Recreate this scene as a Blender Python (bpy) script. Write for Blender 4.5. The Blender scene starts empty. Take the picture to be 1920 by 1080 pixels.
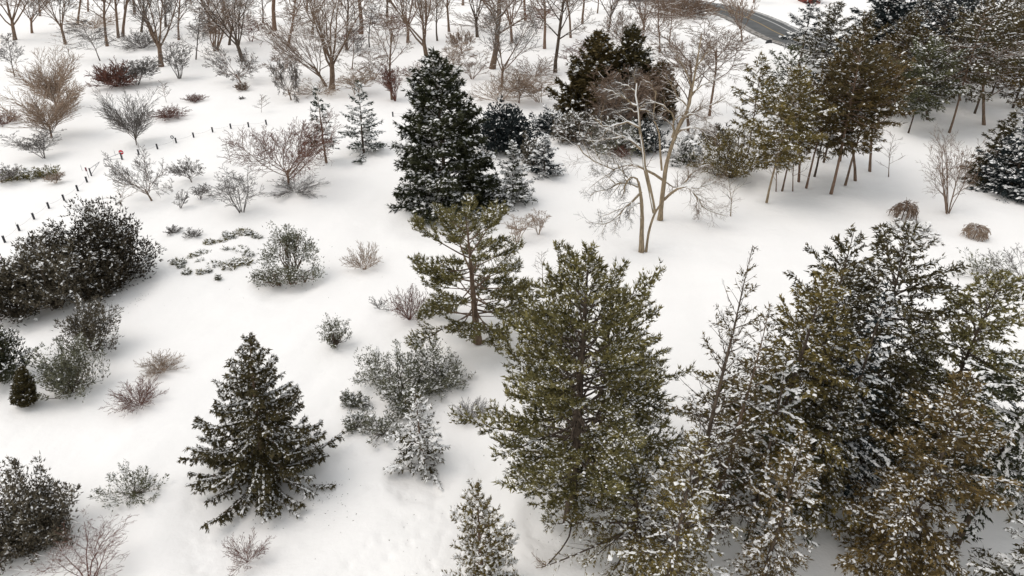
import bpy, math
import numpy as np
from mathutils import Vector

S = bpy.context.scene
COL = S.collection
PI = math.pi

# ------------------------------------------------------------------ camera
CAM_H = 35.0
PITCH = math.radians(30.7)          # below the horizontal
FPX = 1280.0                        # focal length in pixels of a 1920 px wide picture
cam = bpy.data.cameras.new('camera')
cam.sensor_width = 36.0
cam.lens = 36.0 * FPX / 1920.0
cam.clip_start = 0.5
cam.clip_end = 9000.0
camo = bpy.data.objects.new('camera', cam)
COL.objects.link(camo)
camo.location = (0, 0, CAM_H)
camo.rotation_euler = (PI / 2 - PITCH, 0, 0)
S.camera = camo

# ------------------------------------------------------------------ sky, sun, exposure
SUN_EL, SUN_AZ = math.radians(62), math.radians(-92)     # azimuth from +Y towards +X
W = bpy.data.worlds.new('World')
S.world = W
W.use_nodes = True
wn, wl = W.node_tree.nodes, W.node_tree.links
wn.clear()
sky = wn.new('ShaderNodeTexSky')
sky.sky_type = 'NISHITA'
sky.sun_disc = False
sky.sun_elevation = SUN_EL
sky.sun_rotation = SUN_AZ
sky.altitude = 100
sky.air_density = 3.0
sky.dust_density = 1.0
sky.ozone_density = 1.0
hs = wn.new('ShaderNodeHueSaturation')
hs.inputs['Saturation'].default_value = 0.22
bgd = wn.new('ShaderNodeBackground')
bgd.inputs['Strength'].default_value = 0.15
wo = wn.new('ShaderNodeOutputWorld')
wl.new(sky.outputs[0], hs.inputs['Color'])
wl.new(hs.outputs[0], bgd.inputs[0])
wl.new(bgd.outputs[0], wo.inputs[0])
sl = bpy.data.lights.new('sun', 'SUN')
sl.energy = 0.8
sl.angle = math.radians(35)
sl.color = (1.0, 0.94, 0.86)
so = bpy.data.objects.new('sun', sl)
COL.objects.link(so)
sd = Vector((math.sin(SUN_AZ) * math.cos(SUN_EL), math.cos(SUN_AZ) * math.cos(SUN_EL), math.sin(SUN_EL)))
so.rotation_euler = sd.to_track_quat('Z', 'Y').to_euler()
so.location = (-60, 60, 120)
S.view_settings.view_transform = 'Standard'
S.view_settings.look = 'None'
S.view_settings.gamma = 1.0
S.view_settings.use_curve_mapping = False
S.view_settings.exposure = 0.20
S.cycles.max_bounces = 8
S.cycles.diffuse_bounces = 6
S.cycles.glossy_bounces = 1
S.cycles.use_denoising = True
S.cycles.denoiser = 'OPENIMAGEDENOISE'
S.cycles.denoising_input_passes = 'RGB_ALBEDO_NORMAL'
S.render.filter_size = 1.3


# ------------------------------------------------------------------ picture <-> place
CP, SP = math.cos(PITCH), math.sin(PITCH)


def ray(px, py):
    u = (px - 960) / FPX
    v = (540 - py) / FPX
    return np.array((u, CP + v * SP, -SP + v * CP))


def ground_xy(px, py):
    d = ray(px, py)
    t = CAM_H / -d[2]
    return d[0] * t, d[1] * t


def depth_of(y, z):
    return y * CP - (z - CAM_H) * SP


def height_for(y, py):
    v = (540 - py) / FPX
    return CAM_H + y * (v * CP - SP) / (CP + v * SP)


def px_of(x, y, z):
    return 960 + FPX * x / depth_of(y, z)


def on_plane(px, py, y):
    d = ray(px, py)
    t = y / d[1]
    return np.array((d[0] * t, y, CAM_H + d[2] * t))


# ------------------------------------------------------------------ materials
def mat_new(name):
    m = bpy.data.materials.new(name)
    m.use_nodes = True
    n = m.node_tree.nodes
    return m, n, m.node_tree.links, n['Principled BSDF']


def foliage_mat(name, a, b):
    m, n, l, p = mat_new(name)
    at = n.new('ShaderNodeAttribute')
    at.attribute_name = 'tone'
    ge = n.new('ShaderNodeNewGeometry')
    no = n.new('ShaderNodeTexNoise')
    no.inputs['Scale'].default_value = 0.45
    l.new(ge.outputs['Position'], no.inputs['Vector'])
    ma = n.new('ShaderNodeMath')
    ma.operation = 'MULTIPLY_ADD'
    ma.inputs[1].default_value = 0.8
    l.new(no.outputs['Fac'], ma.inputs[0])
    sc = n.new('ShaderNodeMath')
    sc.operation = 'MULTIPLY_ADD'
    sc.inputs[1].default_value = 0.9
    sc.inputs[2].default_value = -0.4
    l.new(at.outputs['Fac'], sc.inputs[0])
    l.new(sc.outputs[0], ma.inputs[2])
    mx = n.new('ShaderNodeMix')
    mx.data_type = 'RGBA'
    mx.clamp_factor = True
    mx.inputs[6].default_value = (*a, 1)
    mx.inputs[7].default_value = (*b, 1)
    l.new(ma.outputs[0], mx.inputs[0])
    l.new(mx.outputs[2], p.inputs['Base Color'])
    p.inputs['Roughness'].default_value = 0.6
    p.inputs['Specular IOR Level'].default_value = 0.25
    return m


def bark_mat(name, a, b, scale=6.0):
    m, n, l, p = mat_new(name)
    tc = n.new('ShaderNodeTexCoord')
    mp = n.new('ShaderNodeMapping')
    mp.inputs['Scale'].default_value = (1, 1, 0.25)
    no = n.new('ShaderNodeTexNoise')
    no.inputs['Scale'].default_value = scale
    no.inputs['Detail'].default_value = 4
    l.new(tc.outputs['Object'], mp.inputs[0])
    l.new(mp.outputs[0], no.inputs['Vector'])
    cr = n.new('ShaderNodeValToRGB')
    cr.color_ramp.elements[0].position = 0.35
    cr.color_ramp.elements[0].color = (*a, 1)
    cr.color_ramp.elements[1].position = 0.68
    cr.color_ramp.elements[1].color = (*b, 1)
    l.new(no.outputs['Fac'], cr.inputs[0])
    l.new(cr.outputs[0], p.inputs['Base Color'])
    bu = n.new('ShaderNodeBump')
    bu.inputs['Strength'].default_value = 0.5
    bu.inputs['Distance'].default_value = 0.04
    l.new(no.outputs['Fac'], bu.inputs['Height'])
    l.new(bu.outputs[0], p.inputs['Normal'])
    p.inputs['Roughness'].default_value = 0.9
    p.inputs['Specular IOR Level'].default_value = 0.15
    return m


def plain_mat(name, c, rough=0.6, metal=0.0):
    m, n, l, p = mat_new(name)
    no = n.new('ShaderNodeTexNoise')
    no.inputs['Scale'].default_value = 9
    no.inputs['Detail'].default_value = 3
    cr = n.new('ShaderNodeValToRGB')
    cr.color_ramp.elements[0].color = (c[0] * .8, c[1] * .8, c[2] * .8, 1)
    cr.color_ramp.elements[1].color = (min(1, c[0] * 1.15), min(1, c[1] * 1.15), min(1, c[2] * 1.15), 1)
    tc = n.new('ShaderNodeTexCoord')
    l.new(tc.outputs['Object'], no.inputs['Vector'])
    l.new(no.outputs['Fac'], cr.inputs[0])
    l.new(cr.outputs[0], p.inputs['Base Color'])
    p.inputs['Roughness'].default_value = rough
    p.inputs['Metallic'].default_value = metal
    return m


def ground_snow_mat():
    m, n, l, p = mat_new('snow_field')
    ge = n.new('ShaderNodeNewGeometry')
    a = n.new('ShaderNodeTexNoise')
    a.inputs['Scale'].default_value = 0.35
    a.inputs['Detail'].default_value = 6
    a.inputs['Roughness'].default_value = 0.55
    b = n.new('ShaderNodeTexNoise')
    b.inputs['Scale'].default_value = 5.0
    b.inputs['Detail'].default_value = 4
    l.new(ge.outputs['Position'], a.inputs['Vector'])
    l.new(ge.outputs['Position'], b.inputs['Vector'])
    b1 = n.new('ShaderNodeBump')
    b1.inputs['Strength'].default_value = 0.5
    b1.inputs['Distance'].default_value = 0.22
    l.new(a.outputs['Fac'], b1.inputs['Height'])
    c = n.new('ShaderNodeTexNoise')
    c.inputs['Scale'].default_value = 1.3
    c.inputs['Detail'].default_value = 3
    l.new(ge.outputs['Position'], c.inputs['Vector'])
    b3 = n.new('ShaderNodeBump')
    b3.inputs['Strength'].default_value = 0.5
    b3.inputs['Distance'].default_value = 0.09
    l.new(c.outputs['Fac'], b3.inputs['Height'])
    l.new(b1.outputs[0], b3.inputs['Normal'])
    b2 = n.new('ShaderNodeBump')
    b2.inputs['Strength'].default_value = 0.30
    b2.inputs['Distance'].default_value = 0.045
    l.new(b.outputs['Fac'], b2.inputs['Height'])
    l.new(b3.outputs[0], b2.inputs['Normal'])
    l.new(b2.outputs[0], p.inputs['Normal'])
    cr = n.new('ShaderNodeValToRGB')
    cr.color_ramp.elements[0].color = (0.88, 0.846, 0.822, 1)
    cr.color_ramp.elements[1].color = (0.915, 0.881, 0.859, 1)
    l.new(a.outputs['Fac'], cr.inputs[0])
    l.new(cr.outputs[0], p.inputs['Base Color'])
    p.inputs['Roughness'].default_value = 0.75
    p.inputs['Specular IOR Level'].default_value = 0.15
    return m


M = {
    'spruce': foliage_mat('needles_dark_green', (.015, .019, .008), (.062, .062, .026)),
    'brownspruce': foliage_mat('needles_brown_green', (.028, .023, .009), (.118, .092, .036)),
    'pine': foliage_mat('needles_olive', (.056, .051, .019), (.285, .242, .090)),
    'softpine': foliage_mat('needles_soft_green', (.045, .050, .024), (.160, .155, .075)),
    'olive': foliage_mat('needles_bronze', (.034, .025, .009), (.145, .103, .036)),
    'greenspruce': foliage_mat('needles_cold_green', (.016, .024, .015), (.062, .078, .048)),
    'rust': foliage_mat('needles_rust', (.056, .038, .013), (.215, .145, .050)),
    'gold': foliage_mat('needles_gold_olive', (.058, .044, .013), (.245, .185, .055)),
    'yew': foliage_mat('needles_black_brown', (.020, .016, .010), (.080, .062, .036)),
    'blue': foliage_mat('leaves_blue_black', (.008, .013, .015), (.030, .040, .040)),
    'grey': foliage_mat('needles_grey_green', (.060, .060, .036), (.23, .225, .150)),
    'greybrown': foliage_mat('needles_grey_brown', (.048, .039, .026), (.175, .145, .098)),
    'bark': bark_mat('bark_brown', (.105, .072, .052), (.24, .168, .122)),
    'darkbark': bark_mat('bark_dark', (.052, .039, .030), (.138, .104, .080)),
    'redbark': bark_mat('bark_reddish', (.13, .082, .057), (.255, .172, .125)),
    'tanbark': bark_mat('bark_tan', (.19, .145, .095), (.36, .28, .19)),
    'greybark': bark_mat('bark_grey', (.075, .066, .060), (.19, .165, .15)),
    'twig': bark_mat('twigs_brown', (.14, .095, .070), (.28, .20, .148)),
    'redtwig': bark_mat('twigs_red', (.11, .050, .038), (.21, .105, .080)),
    'tantwig': bark_mat('twigs_tan', (.23, .165, .12), (.39, .29, .215)),
    'greytwig': bark_mat('twigs_grey', (.085, .075, .07), (.20, .18, .165)),
    'snow': plain_mat('snow_clump', (.87, .85, .835), 0.8),
    'ground': ground_snow_mat(),
}


# ------------------------------------------------------------------ mesh helpers
def tag(o, label=None, cat=None, group=None, kind=None):
    if label: o['label'] = label
    if cat: o['category'] = cat
    if group: o['group'] = group
    if kind: o['kind'] = kind
    return o


def empty(name, loc):
    o = bpy.data.objects.new(name, None)
    o.empty_display_size = 0.3
    COL.objects.link(o)
    o.location = loc
    return o


def build(name, parts, mats, parent=None, kind=None, smooth=False, loc=None):
    """parts: list of (verts Nx3, faces Mx3 or Mx4, material slot, tone or None)"""
    vs, loops, starts, totals, mi, tn = [], [], [], [], [], []
    off = 0
    ls = 0
    for v, f, slot, tone in parts:
        if len(v) == 0 or len(f) == 0:
            continue
        vs.append(np.asarray(v, np.float32).reshape(-1, 3))
        f = np.asarray(f, np.int64)
        k = f.shape[1]
        loops.append((f + off).ravel())
        starts.append(ls + np.arange(len(f)) * k)
        totals.append(np.full(len(f), k))
        mi.append(np.full(len(f), slot))
        tn.append(np.full(len(f), 0.5) if tone is None else np.asarray(tone))
        off += len(vs[-1])
        ls += len(f) * k
    if not vs:
        return None
    vs = np.concatenate(vs)
    loops = np.concatenate(loops).astype(np.int32)
    starts = np.concatenate(starts).astype(np.int32)
    totals = np.concatenate(totals).astype(np.int32)
    me = bpy.data.meshes.new(name)
    me.vertices.add(len(vs))
    me.vertices.foreach_set('co', vs.ravel())
    me.loops.add(len(loops))
    me.loops.foreach_set('vertex_index', loops)
    me.polygons.add(len(starts))
    me.polygons.foreach_set('loop_start', starts)
    me.polygons.foreach_set('loop_total', totals)
    me.polygons.foreach_set('material_index', np.concatenate(mi).astype(np.int32))
    if smooth:
        me.polygons.foreach_set('use_smooth', np.ones(len(starts), bool))
    at = me.attributes.new('tone', 'FLOAT', 'FACE')
    at.data.foreach_set('value', np.concatenate(tn).astype(np.float32))
    for m in mats:
        me.materials.append(m)
    me.update(calc_edges=True)
    o = bpy.data.objects.new(name, me)
    COL.objects.link(o)
    if parent is not None: o.parent = parent
    if kind: o['kind'] = kind
    if loc is not None: o.location = loc
    return o


def nrm(a):
    return a / (np.linalg.norm(a, axis=-1, keepdims=True) + 1e-9)


def tubes(P, R, k=4):
    """P (B,n,3) polylines, R (B,n) radii -> verts, quads"""
    P = np.asarray(P, float)
    R = np.asarray(R, float)
    B, n, _ = P.shape
    T = nrm(np.gradient(P, axis=1))
    mt = np.abs(nrm(P[:, -1] - P[:, 0]))
    ref = np.where((mt[:, 2] > 0.75)[:, None], np.array((1., 0, 0)), np.array((0, 0, 1.)))
    U = nrm(np.cross(T, ref[:, None, :]))
    V = np.cross(T, U)
    a = np.arange(k) * 2 * PI / k
    ring = np.cos(a)[:, None] * U[:, :, None, :] + np.sin(a)[:, None] * V[:, :, None, :]
    vv = P[:, :, None, :] + R[:, :, None, None] * ring
    b = np.arange(B)[:, None, None] * (n * k)
    i = np.arange(n - 1)[None, :, None] * k
    j = np.arange(k)[None, None, :]
    j2 = (j + 1) % k
    q = np.stack([b + i + j, b + i + j2, b + i + k + j2, b + i + k + j], -1).reshape(-1, 4)
    return vv.reshape(-1, 3), q


def at_t(P, idx, t):
    n = P.shape[1]
    s = np.clip(t, 0, 0.9999) * (n - 1)
    i = s.astype(int)
    f = (s - i)[:, None]
    a, b = P[idx, i], P[idx, i + 1]
    return a * (1 - f) + b * f, nrm(b - a)


def rad_t(R, idx, t):
    n = R.shape[1]
    s = np.clip(t, 0, 0.9999) * (n - 1)
    i = s.astype(int)
    f = s - i
    return R[idx, i] * (1 - f) + R[idx, i + 1] * f


def perp_rand(D, rng, az=None):
    ref = np.where((np.abs(D[:, 2]) > 0.8)[:, None], np.array((1., 0, 0)), np.array((0, 0, 1.)))
    U = nrm(np.cross(D, ref))
    V = np.cross(D, U)
    a = rng.uniform(0, 2 * PI, len(D)) if az is None else az
    return np.cos(a)[:, None] * U + np.sin(a)[:, None] * V


def march(p, d, L, n, up, wob, rng):
    """grow a polyline of n points from p along d, bending by up and wobbling"""
    out = [p]
    st = (L / (n - 1))[:, None]
    for i in range(n - 1):
        out.append(out[-1] + d * st)
        d = d + rng.normal(0, wob, d.shape)
        d[:, 2] += up
        d = nrm(d)
    return np.stack(out, 1)


def grow(P, R, rng, m, t0, t1, ang, ratio, up, wob, n, rr, shrink=0.5, rmin=0.006, tip=0.3, plane=0.0, lj=1.0):
    """children of every branch; returns P, R, parent index"""
    B = len(P)
    L = np.linalg.norm(np.diff(P, axis=1), axis=2).sum(1)
    idx = np.repeat(np.arange(B), m)
    k = np.tile(np.arange(m), B)
    t = t0 + (t1 - t0) * (k + rng.uniform(0, 1, B * m)) / m
    p, T = at_t(P, idx, t)
    az = k * 2.39996 + np.repeat(rng.uniform(0, 6.28, B), m) + rng.normal(0, .5, B * m)
    N = perp_rand(T, rng, az)
    if plane > 0:
        N[:, 2] *= (1 - plane)
        N = nrm(N)
    a = np.radians(ang) * rng.normal(1, .18, B * m)
    d = nrm(T * np.cos(a)[:, None] + N * np.sin(a)[:, None])
    u = (t - t0) / max(1e-6, 1 - t0)
    ln = L[idx] * ratio * (1 - shrink * u) * (1 + lj * (rng.uniform(.65, 1.2, B * m) - 1))
    C = march(p, d, ln, n, up, wob, rng)
    r0 = np.maximum(rad_t(R, idx, t) * rr, rmin)
    CR = r0[:, None] * np.linspace(1, tip, n)[None]
    return C, np.maximum(CR, rmin * .6), idx


def snow_on(P, R, rng, thick=0.8, keep=0.75, k=4):
    """ridge of snow lying along the top of branches that are not too steep"""
    T = nrm(np.gradient(P, axis=1))
    flat = np.clip((1 - np.abs(T[..., 2])) * 1.8 - .15, 0, 1)
    m = (flat.mean(1) > .12) & (rng.uniform(0, 1, len(P)) < keep)
    if not m.any():
        return np.zeros((0, 3)), np.zeros((0, 4), int)
    Q, r, fl = P[m].copy(), R[m], flat[m]
    w = rng.uniform(.5, 1.15, r.shape)
    rs = r * thick * fl * w + .0015
    Q[..., 2] += r * .62
    return tubes(Q, rs, k)


def sprigs(P, D, L, Wd, rng, nb=3, spread=0.6):
    """tufts of needles: nb kite-shaped blades fanning out of every point"""
    N = len(P)
    if N == 0:
        return np.zeros((0, 3)), np.zeros((0, 3), int), np.zeros(0)
    P = np.repeat(P, nb, 0)
    D = np.repeat(D, nb, 0)
    Lr = np.repeat(np.broadcast_to(L, (N,)), nb) * rng.uniform(.6, 1.25, N * nb)
    Wr = np.repeat(np.broadcast_to(Wd, (N,)), nb) * rng.uniform(.7, 1.3, N * nb)
    d = nrm(D + spread * rng.normal(0, .6, D.shape))
    s = perp_rand(d, rng) * (Wr / 2)[:, None]
    v = np.stack([P - s, P + s, P + d * Lr[:, None]], 1).reshape(-1, 3)
    f = np.arange(N * nb * 3).reshape(-1, 3)
    tone = np.repeat(rng.uniform(0, 1, N), nb) * .75 + rng.uniform(0, .25, N * nb)
    return v, f, tone


def caps(P, A, Sz, rng, el=1.5, tilt=.5):
    """small lumps of snow lying on the foliage, long along A"""
    N = len(P)
    if N == 0:
        return np.zeros((0, 3)), np.zeros((0, 3), int)
    A = A.copy()
    A[:, 2] *= tilt
    A = nrm(A)
    B = nrm(np.cross(np.array((0, 0, 1.)), A) + 1e-6)
    C = np.cross(A, B)
    k = 4
    ang = np.arange(k) * 2 * PI / k + rng.uniform(0, 6.28, (N, 1))
    rr = rng.uniform(.45, 1.35, (N, k)) * Sz[:, None]
    ring = P[:, None] + (np.cos(ang) * rr * el)[..., None] * A[:, None] + (np.sin(ang) * rr)[..., None] * B[:, None]
    ring = ring - C[:, None] * (Sz * rng.uniform(.1, .35, N))[:, None, None]
    top = P + C * (Sz * rng.uniform(.35, .7, N))[:, None]
    v = np.concatenate([ring, top[:, None]], 1).reshape(-1, 3)
    b0 = np.arange(N)[:, None] * 5
    j = np.arange(k)[None]
    j2 = (j + 1) % k
    up = np.stack([b0 + j, b0 + j2, b0 + 4 + 0 * j], -1).reshape(-1, 3)
    return v, up


def near_view(P, org, mx=170):
    """points the photograph (or a camera a few steps aside) could see"""
    q = P + np.asarray(org)
    dep = q[:, 1] * CP - (q[:, 2] - CAM_H) * SP
    u = q[:, 0] / dep * FPX
    v = (q[:, 1] * SP + (q[:, 2] - CAM_H) * CP) / dep * FPX
    return (np.abs(u) < 960 + mx) & (np.abs(v) < 540 + mx * .3)


# ------------------------------------------------------------------ the ground
_g = np.random.default_rng(5)
_wd = _g.uniform(0, 2 * PI, 14)
_wl = np.array([70, 55, 42, 33, 26, 21, 17, 13, 9, 7, 5.5, 4.2, 3.1, 2.3])
_wa = _wl * .0035
_wa[7:] *= 1.5
_wp = _g.uniform(0, 2 * PI, 14)


def gz(x, y):
    x = np.asarray(x, float)
    y = np.asarray(y, float)
    z = np.zeros(np.broadcast(x, y).shape)
    for d, l, a, p in zip(_wd, _wl, _wa, _wp):
        z = z + a * np.sin((x * math.cos(d) + y * math.sin(d)) * 2 * PI / l + p)
    far = np.clip((np.hypot(x, y) - 150) / 60, 0, 1)
    return z * (1 - far) * .8


def at_px(px, py):
    x, y = ground_xy(px, py)
    return x, y, float(gz(x, y))


# the road far away: centre line in metres
ROAD = np.array([(330, 170), (250, 158), (180, 152), (130, 153), (98, 160), (80, 170), (74, 182), (72, 195), (71.5, 212),
                 (69, 230), (61, 246), (46, 258), (20, 270), (-30, 280), (-110, 285), (-260, 300)], float)


def spline(pts, per=8):
    P = np.vstack([2 * pts[0] - pts[1], pts, 2 * pts[-1] - pts[-2]])
    out = []
    for i in range(1, len(P) - 2):
        for k in range(per):
            t = k / per
            a, b, c, d = P[i - 1], P[i], P[i + 1], P[i + 2]
            out.append(.5 * ((2 * b) + (-a + c) * t + (2 * a - 5 * b + 4 * c - d) * t * t + (-a + 3 * b - 3 * c + d) * t ** 3))
    out.append(P[-2])
    return np.array(out)


RC = spline(ROAD)
RT = nrm(np.gradient(RC, axis=0))
RN = np.stack([-RT[:, 1], RT[:, 0]], 1)      # to the left of travel


def strip(o0, o1, z, sel=slice(None)):
    a = RC[sel] + RN[sel] * o0
    b = RC[sel] + RN[sel] * o1
    n = len(a)
    v = np.zeros((2 * n, 3))
    v[:n, :2], v[n:, :2] = a, b
    v[:, 2] = z
    i = np.arange(n - 1)
    return v, np.stack([i, i + 1, n + i + 1, n + i], 1)


def make_ground():
    rs = [0.0, 4, 9, 14, 18, 21]
    while rs[-1] < 330:
        rs.append(rs[-1] * 1.0075)
    rs += [360, 420, 520, 700, 1000, 1600, 2600, 4200, 7000]
    rs = np.array(rs)
    fine = np.linspace(-.88, .88, 215)
    coarse = np.linspace(.88, 2 * PI - .88, 44)[1:-1]
    an = np.concatenate([fine, coarse])
    Rr, A = np.meshgrid(rs, an, indexing='ij')
    X, Y = Rr * np.sin(A), Rr * np.cos(A)
    Z = gz(X, Y)
    nr, na = Rr.shape
    # trodden trails: rows of shallow prints
    trails = [[(372, 1078), (356, 1010), (362, 940), (392, 860), (400, 800)], [(396, 1075), (378, 1000), (385, 930), (410, 870)],
              [(640, 1078), (705, 1020), (780, 975), (850, 905), (880, 860)], [(655, 905), (745, 930), (830, 962), (880, 1000)],
              [(690, 1079), (740, 1042), (800, 995), (838, 965)], [(800, 1079), (830, 1010), (845, 960)],
              [(620, 760), (650, 715), (690, 665), (740, 600)], [(640, 840), (690, 875), (740, 885)],
              [(290, 520), (320, 480), (300, 462), (330, 440)], [(500, 590), (530, 560), (540, 548)],
              [(1290, 470), (1360, 440), (1500, 430), (1650, 425)], [(700, 390), (760, 330), (900, 420), (1060, 400)],
              [(950, 1075), (1000, 1040), (1010, 1005)], [(60, 640), (160, 600), (250, 560), (300, 520)],
              [(180, 830), (300, 800), (380, 790), (430, 760)]]
    g = np.random.default_rng(11)
    lr = np.log(rs[5:-9])
    for tr in trails:
        pts = spline(np.array([ground_xy(*q) for q in tr]), 30)
        dl = np.concatenate([[0], np.cumsum(np.linalg.norm(np.diff(pts, axis=0), axis=1))])
        s = np.arange(0, dl[-1], .42)
        cx, cy = np.interp(s, dl, pts[:, 0]), np.interp(s, dl, pts[:, 1])
        for i, (x, y) in enumerate(zip(cx, cy)):
            x += g.normal(0, .12) + (.13 if i % 2 else -.13)
            y += g.normal(0, .12)
            r, a = math.hypot(x, y), math.atan2(x, y)
            i0 = np.searchsorted(rs, r - .7)
            i1 = np.searchsorted(rs, r + .7)
            j0 = max(0, np.searchsorted(fine, a - .7 / r))
            j1 = min(215, np.searchsorted(fine, a + .7 / r))
            if i1 <= i0 or j1 <= j0:
                continue
            d2 = (X[i0:i1, j0:j1] - x) ** 2 + (Y[i0:i1, j0:j1] - y) ** 2
            q = d2 / .05
            Z[i0:i1, j0:j1] += -.11 * g.uniform(.4, 1.2) * np.exp(-q) + .02 * np.exp(-((np.sqrt(d2) - .33) / .1) ** 2)
    # pits where lumps fell from the branches, and wells about the stems
    for (px, py, spd, n) in [(500, 960, 4.5, 90), (600, 910, 3, 50), (1060, 1000, 5, 50), (250, 590, 5, 110), (840, 440, 6, 120), (800, 900, 4, 70), (900, 660, 5, 90), (780, 640, 4, 50),
                             (1210, 470, 6, 100), (1300, 430, 7, 90), (1560, 390, 9, 140), (540, 545, 4, 60), (100, 700, 5, 60), (700, 850, 5, 60), (430, 500, 4, 50)]:
        cx, cy = ground_xy(px, py)
        for _ in range(n):
            x, y = cx + g.normal(0, spd) * .6, cy + g.normal(0, spd) * .5
            w = g.uniform(.12, .3)
            r, a = math.hypot(x, y), math.atan2(x, y)
            i0, i1 = np.searchsorted(rs, r - .9), np.searchsorted(rs, r + .9)
            j0, j1 = max(0, np.searchsorted(fine, a - .9 / r)), min(215, np.searchsorted(fine, a + .9 / r))
            if i1 <= i0 or j1 <= j0:
                continue
            d2 = (X[i0:i1, j0:j1] - x) ** 2 + (Y[i0:i1, j0:j1] - y) ** 2
            Z[i0:i1, j0:j1] += g.choice([-1, -1, .8]) * g.uniform(.02, .075) * np.exp(-d2 / w ** 2)
    for (px, py) in [(1203, 468), (1213, 465), (1238, 407), (897, 647), (1068, 984), (1118, 893), (285, 377), (256, 269), (540, 351), (612, 304), (1438, 375), (1558, 363), (1585, 347), (1512, 350), (1776, 404), (1697, 411), (1829, 449)]:
        cx, cy = ground_xy(px, py)
        d = np.hypot(X - cx, Y - cy)
        Z += -.22 * np.exp(-(d / .7) ** 2) + .10 * np.exp(-((d - 1.4) / .5) ** 2)
    # the snow is cleared off the road: the sheet dips under it
    m = (Rr > 90) & (Rr < 420)
    pts = np.stack([X[m], Y[m]], 1)
    dmin = np.full(len(pts), 1e9)
    for c in RC[::2]:
        dmin = np.minimum(dmin, (pts[:, 0] - c[0]) ** 2 + (pts[:, 1] - c[1]) ** 2)
    dmin = np.sqrt(dmin)
    zz = Z[m]
    zz = zz * np.clip((dmin - 10) / 10, 0, 1) - .25 * np.clip((9.0 - dmin) / 1.2, 0, 1) + (.35 + .3 * np.sin(pts[:, 0] * .9) * np.sin(pts[:, 1] * .7 + 1)) * np.exp(-((dmin - 10.2 - .8 * np.sin(pts[:, 1] * .45)) / 1.3) ** 2)
    Z[m] = zz
    # scooped rims in the snow about the big trees
    for (px, py, rad, dep) in [(505, 950, 5.5, .35), (838, 410, 6, .3), (150, 560, 6, .3), (1075, 985, 3, .3), (540, 530, 3, .2), (795, 900, 2.2, .2)]:
        cx, cy = ground_xy(px, py)
        d = np.hypot(X - cx, Y - cy) / rad
        Z += -dep * np.exp(-d ** 4) + dep * .55 * np.exp(-((d - 1.25) / .25) ** 2)
    # soft lumps where low plants are buried
    for (px, py, rad, hh) in [(420, 480, 3.6, .35), (395, 495, 2.0, .3), (455, 455, 2.2, .3), (1690, 455, 2.2, .5), (1280, 320, 2.5, .4), (1830, 385, 6, .5)]:
        cx, cy = ground_xy(px, py)
        d = np.hypot(X - cx, Y - cy) / rad
        Z += hh * np.exp(-d ** 2)
    v = np.stack([X, Y, Z], -1).reshape(-1, 3)
    i = np.arange(nr - 1)[:, None] * na
    j = np.arange(na)[None]
    j2 = (j + 1) % na
    f = np.stack([i + j, i + na + j, i + na + j2, i + j2], -1).reshape(-1, 4)
    f = f[:, ::-1]
    o = build('snow_ground', [(v, f, 0, None)], [M['ground']], kind='structure', smooth=True)
    return o


make_ground()


def road_mat():
    m, n, l, p = mat_new('asphalt_wet')
    ge = n.new('ShaderNodeNewGeometry')
    no = n.new('ShaderNodeTexNoise')
    no.inputs['Scale'].default_value = .35
    no.inputs['Detail'].default_value = 5
    l.new(ge.outputs['Position'], no.inputs['Vector'])
    cr = n.new('ShaderNodeValToRGB')
    cr.color_ramp.elements[0].position = .3
    cr.color_ramp.elements[0].color = (.036, .036, .037, 1)
    cr.color_ramp.elements[1].position = .75
    cr.color_ramp.elements[1].color = (.088, .086, .085, 1)
    l.new(no.outputs['Fac'], cr.inputs[0])
    l.new(cr.outputs[0], p.inputs['Base Color'])
    p.inputs['Roughness'].default_value = .7
    return m


build('road', [(*strip(-8.0, 7.0, -.02), 0, None)], [road_mat()], kind='structure')
build('road_marking', [(*strip(-.1, .12, -.012), 0, None)], [plain_mat('paint_yellow', (.46, .29, .08), .7)], kind='structure')
build('road_marking', [(*strip(-4.6, -4.1, -.012), 0, None)], [plain_mat('paint_white', (.38, .37, .36), .7)], kind='structure')
build('road_slush', [(*strip(5.0, 7.2, -.014), 0, None)], [bark_mat('slush_brown', (.10, .085, .07), (.42, .39, .37), 1.2)], kind='structure')
build('road_slush', [(*strip(-8.2, -6.6, -.014), 0, None)], [bark_mat('slush_grey', (.16, .15, .145), (.6, .585, .57), 1.2)], kind='structure')


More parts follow.
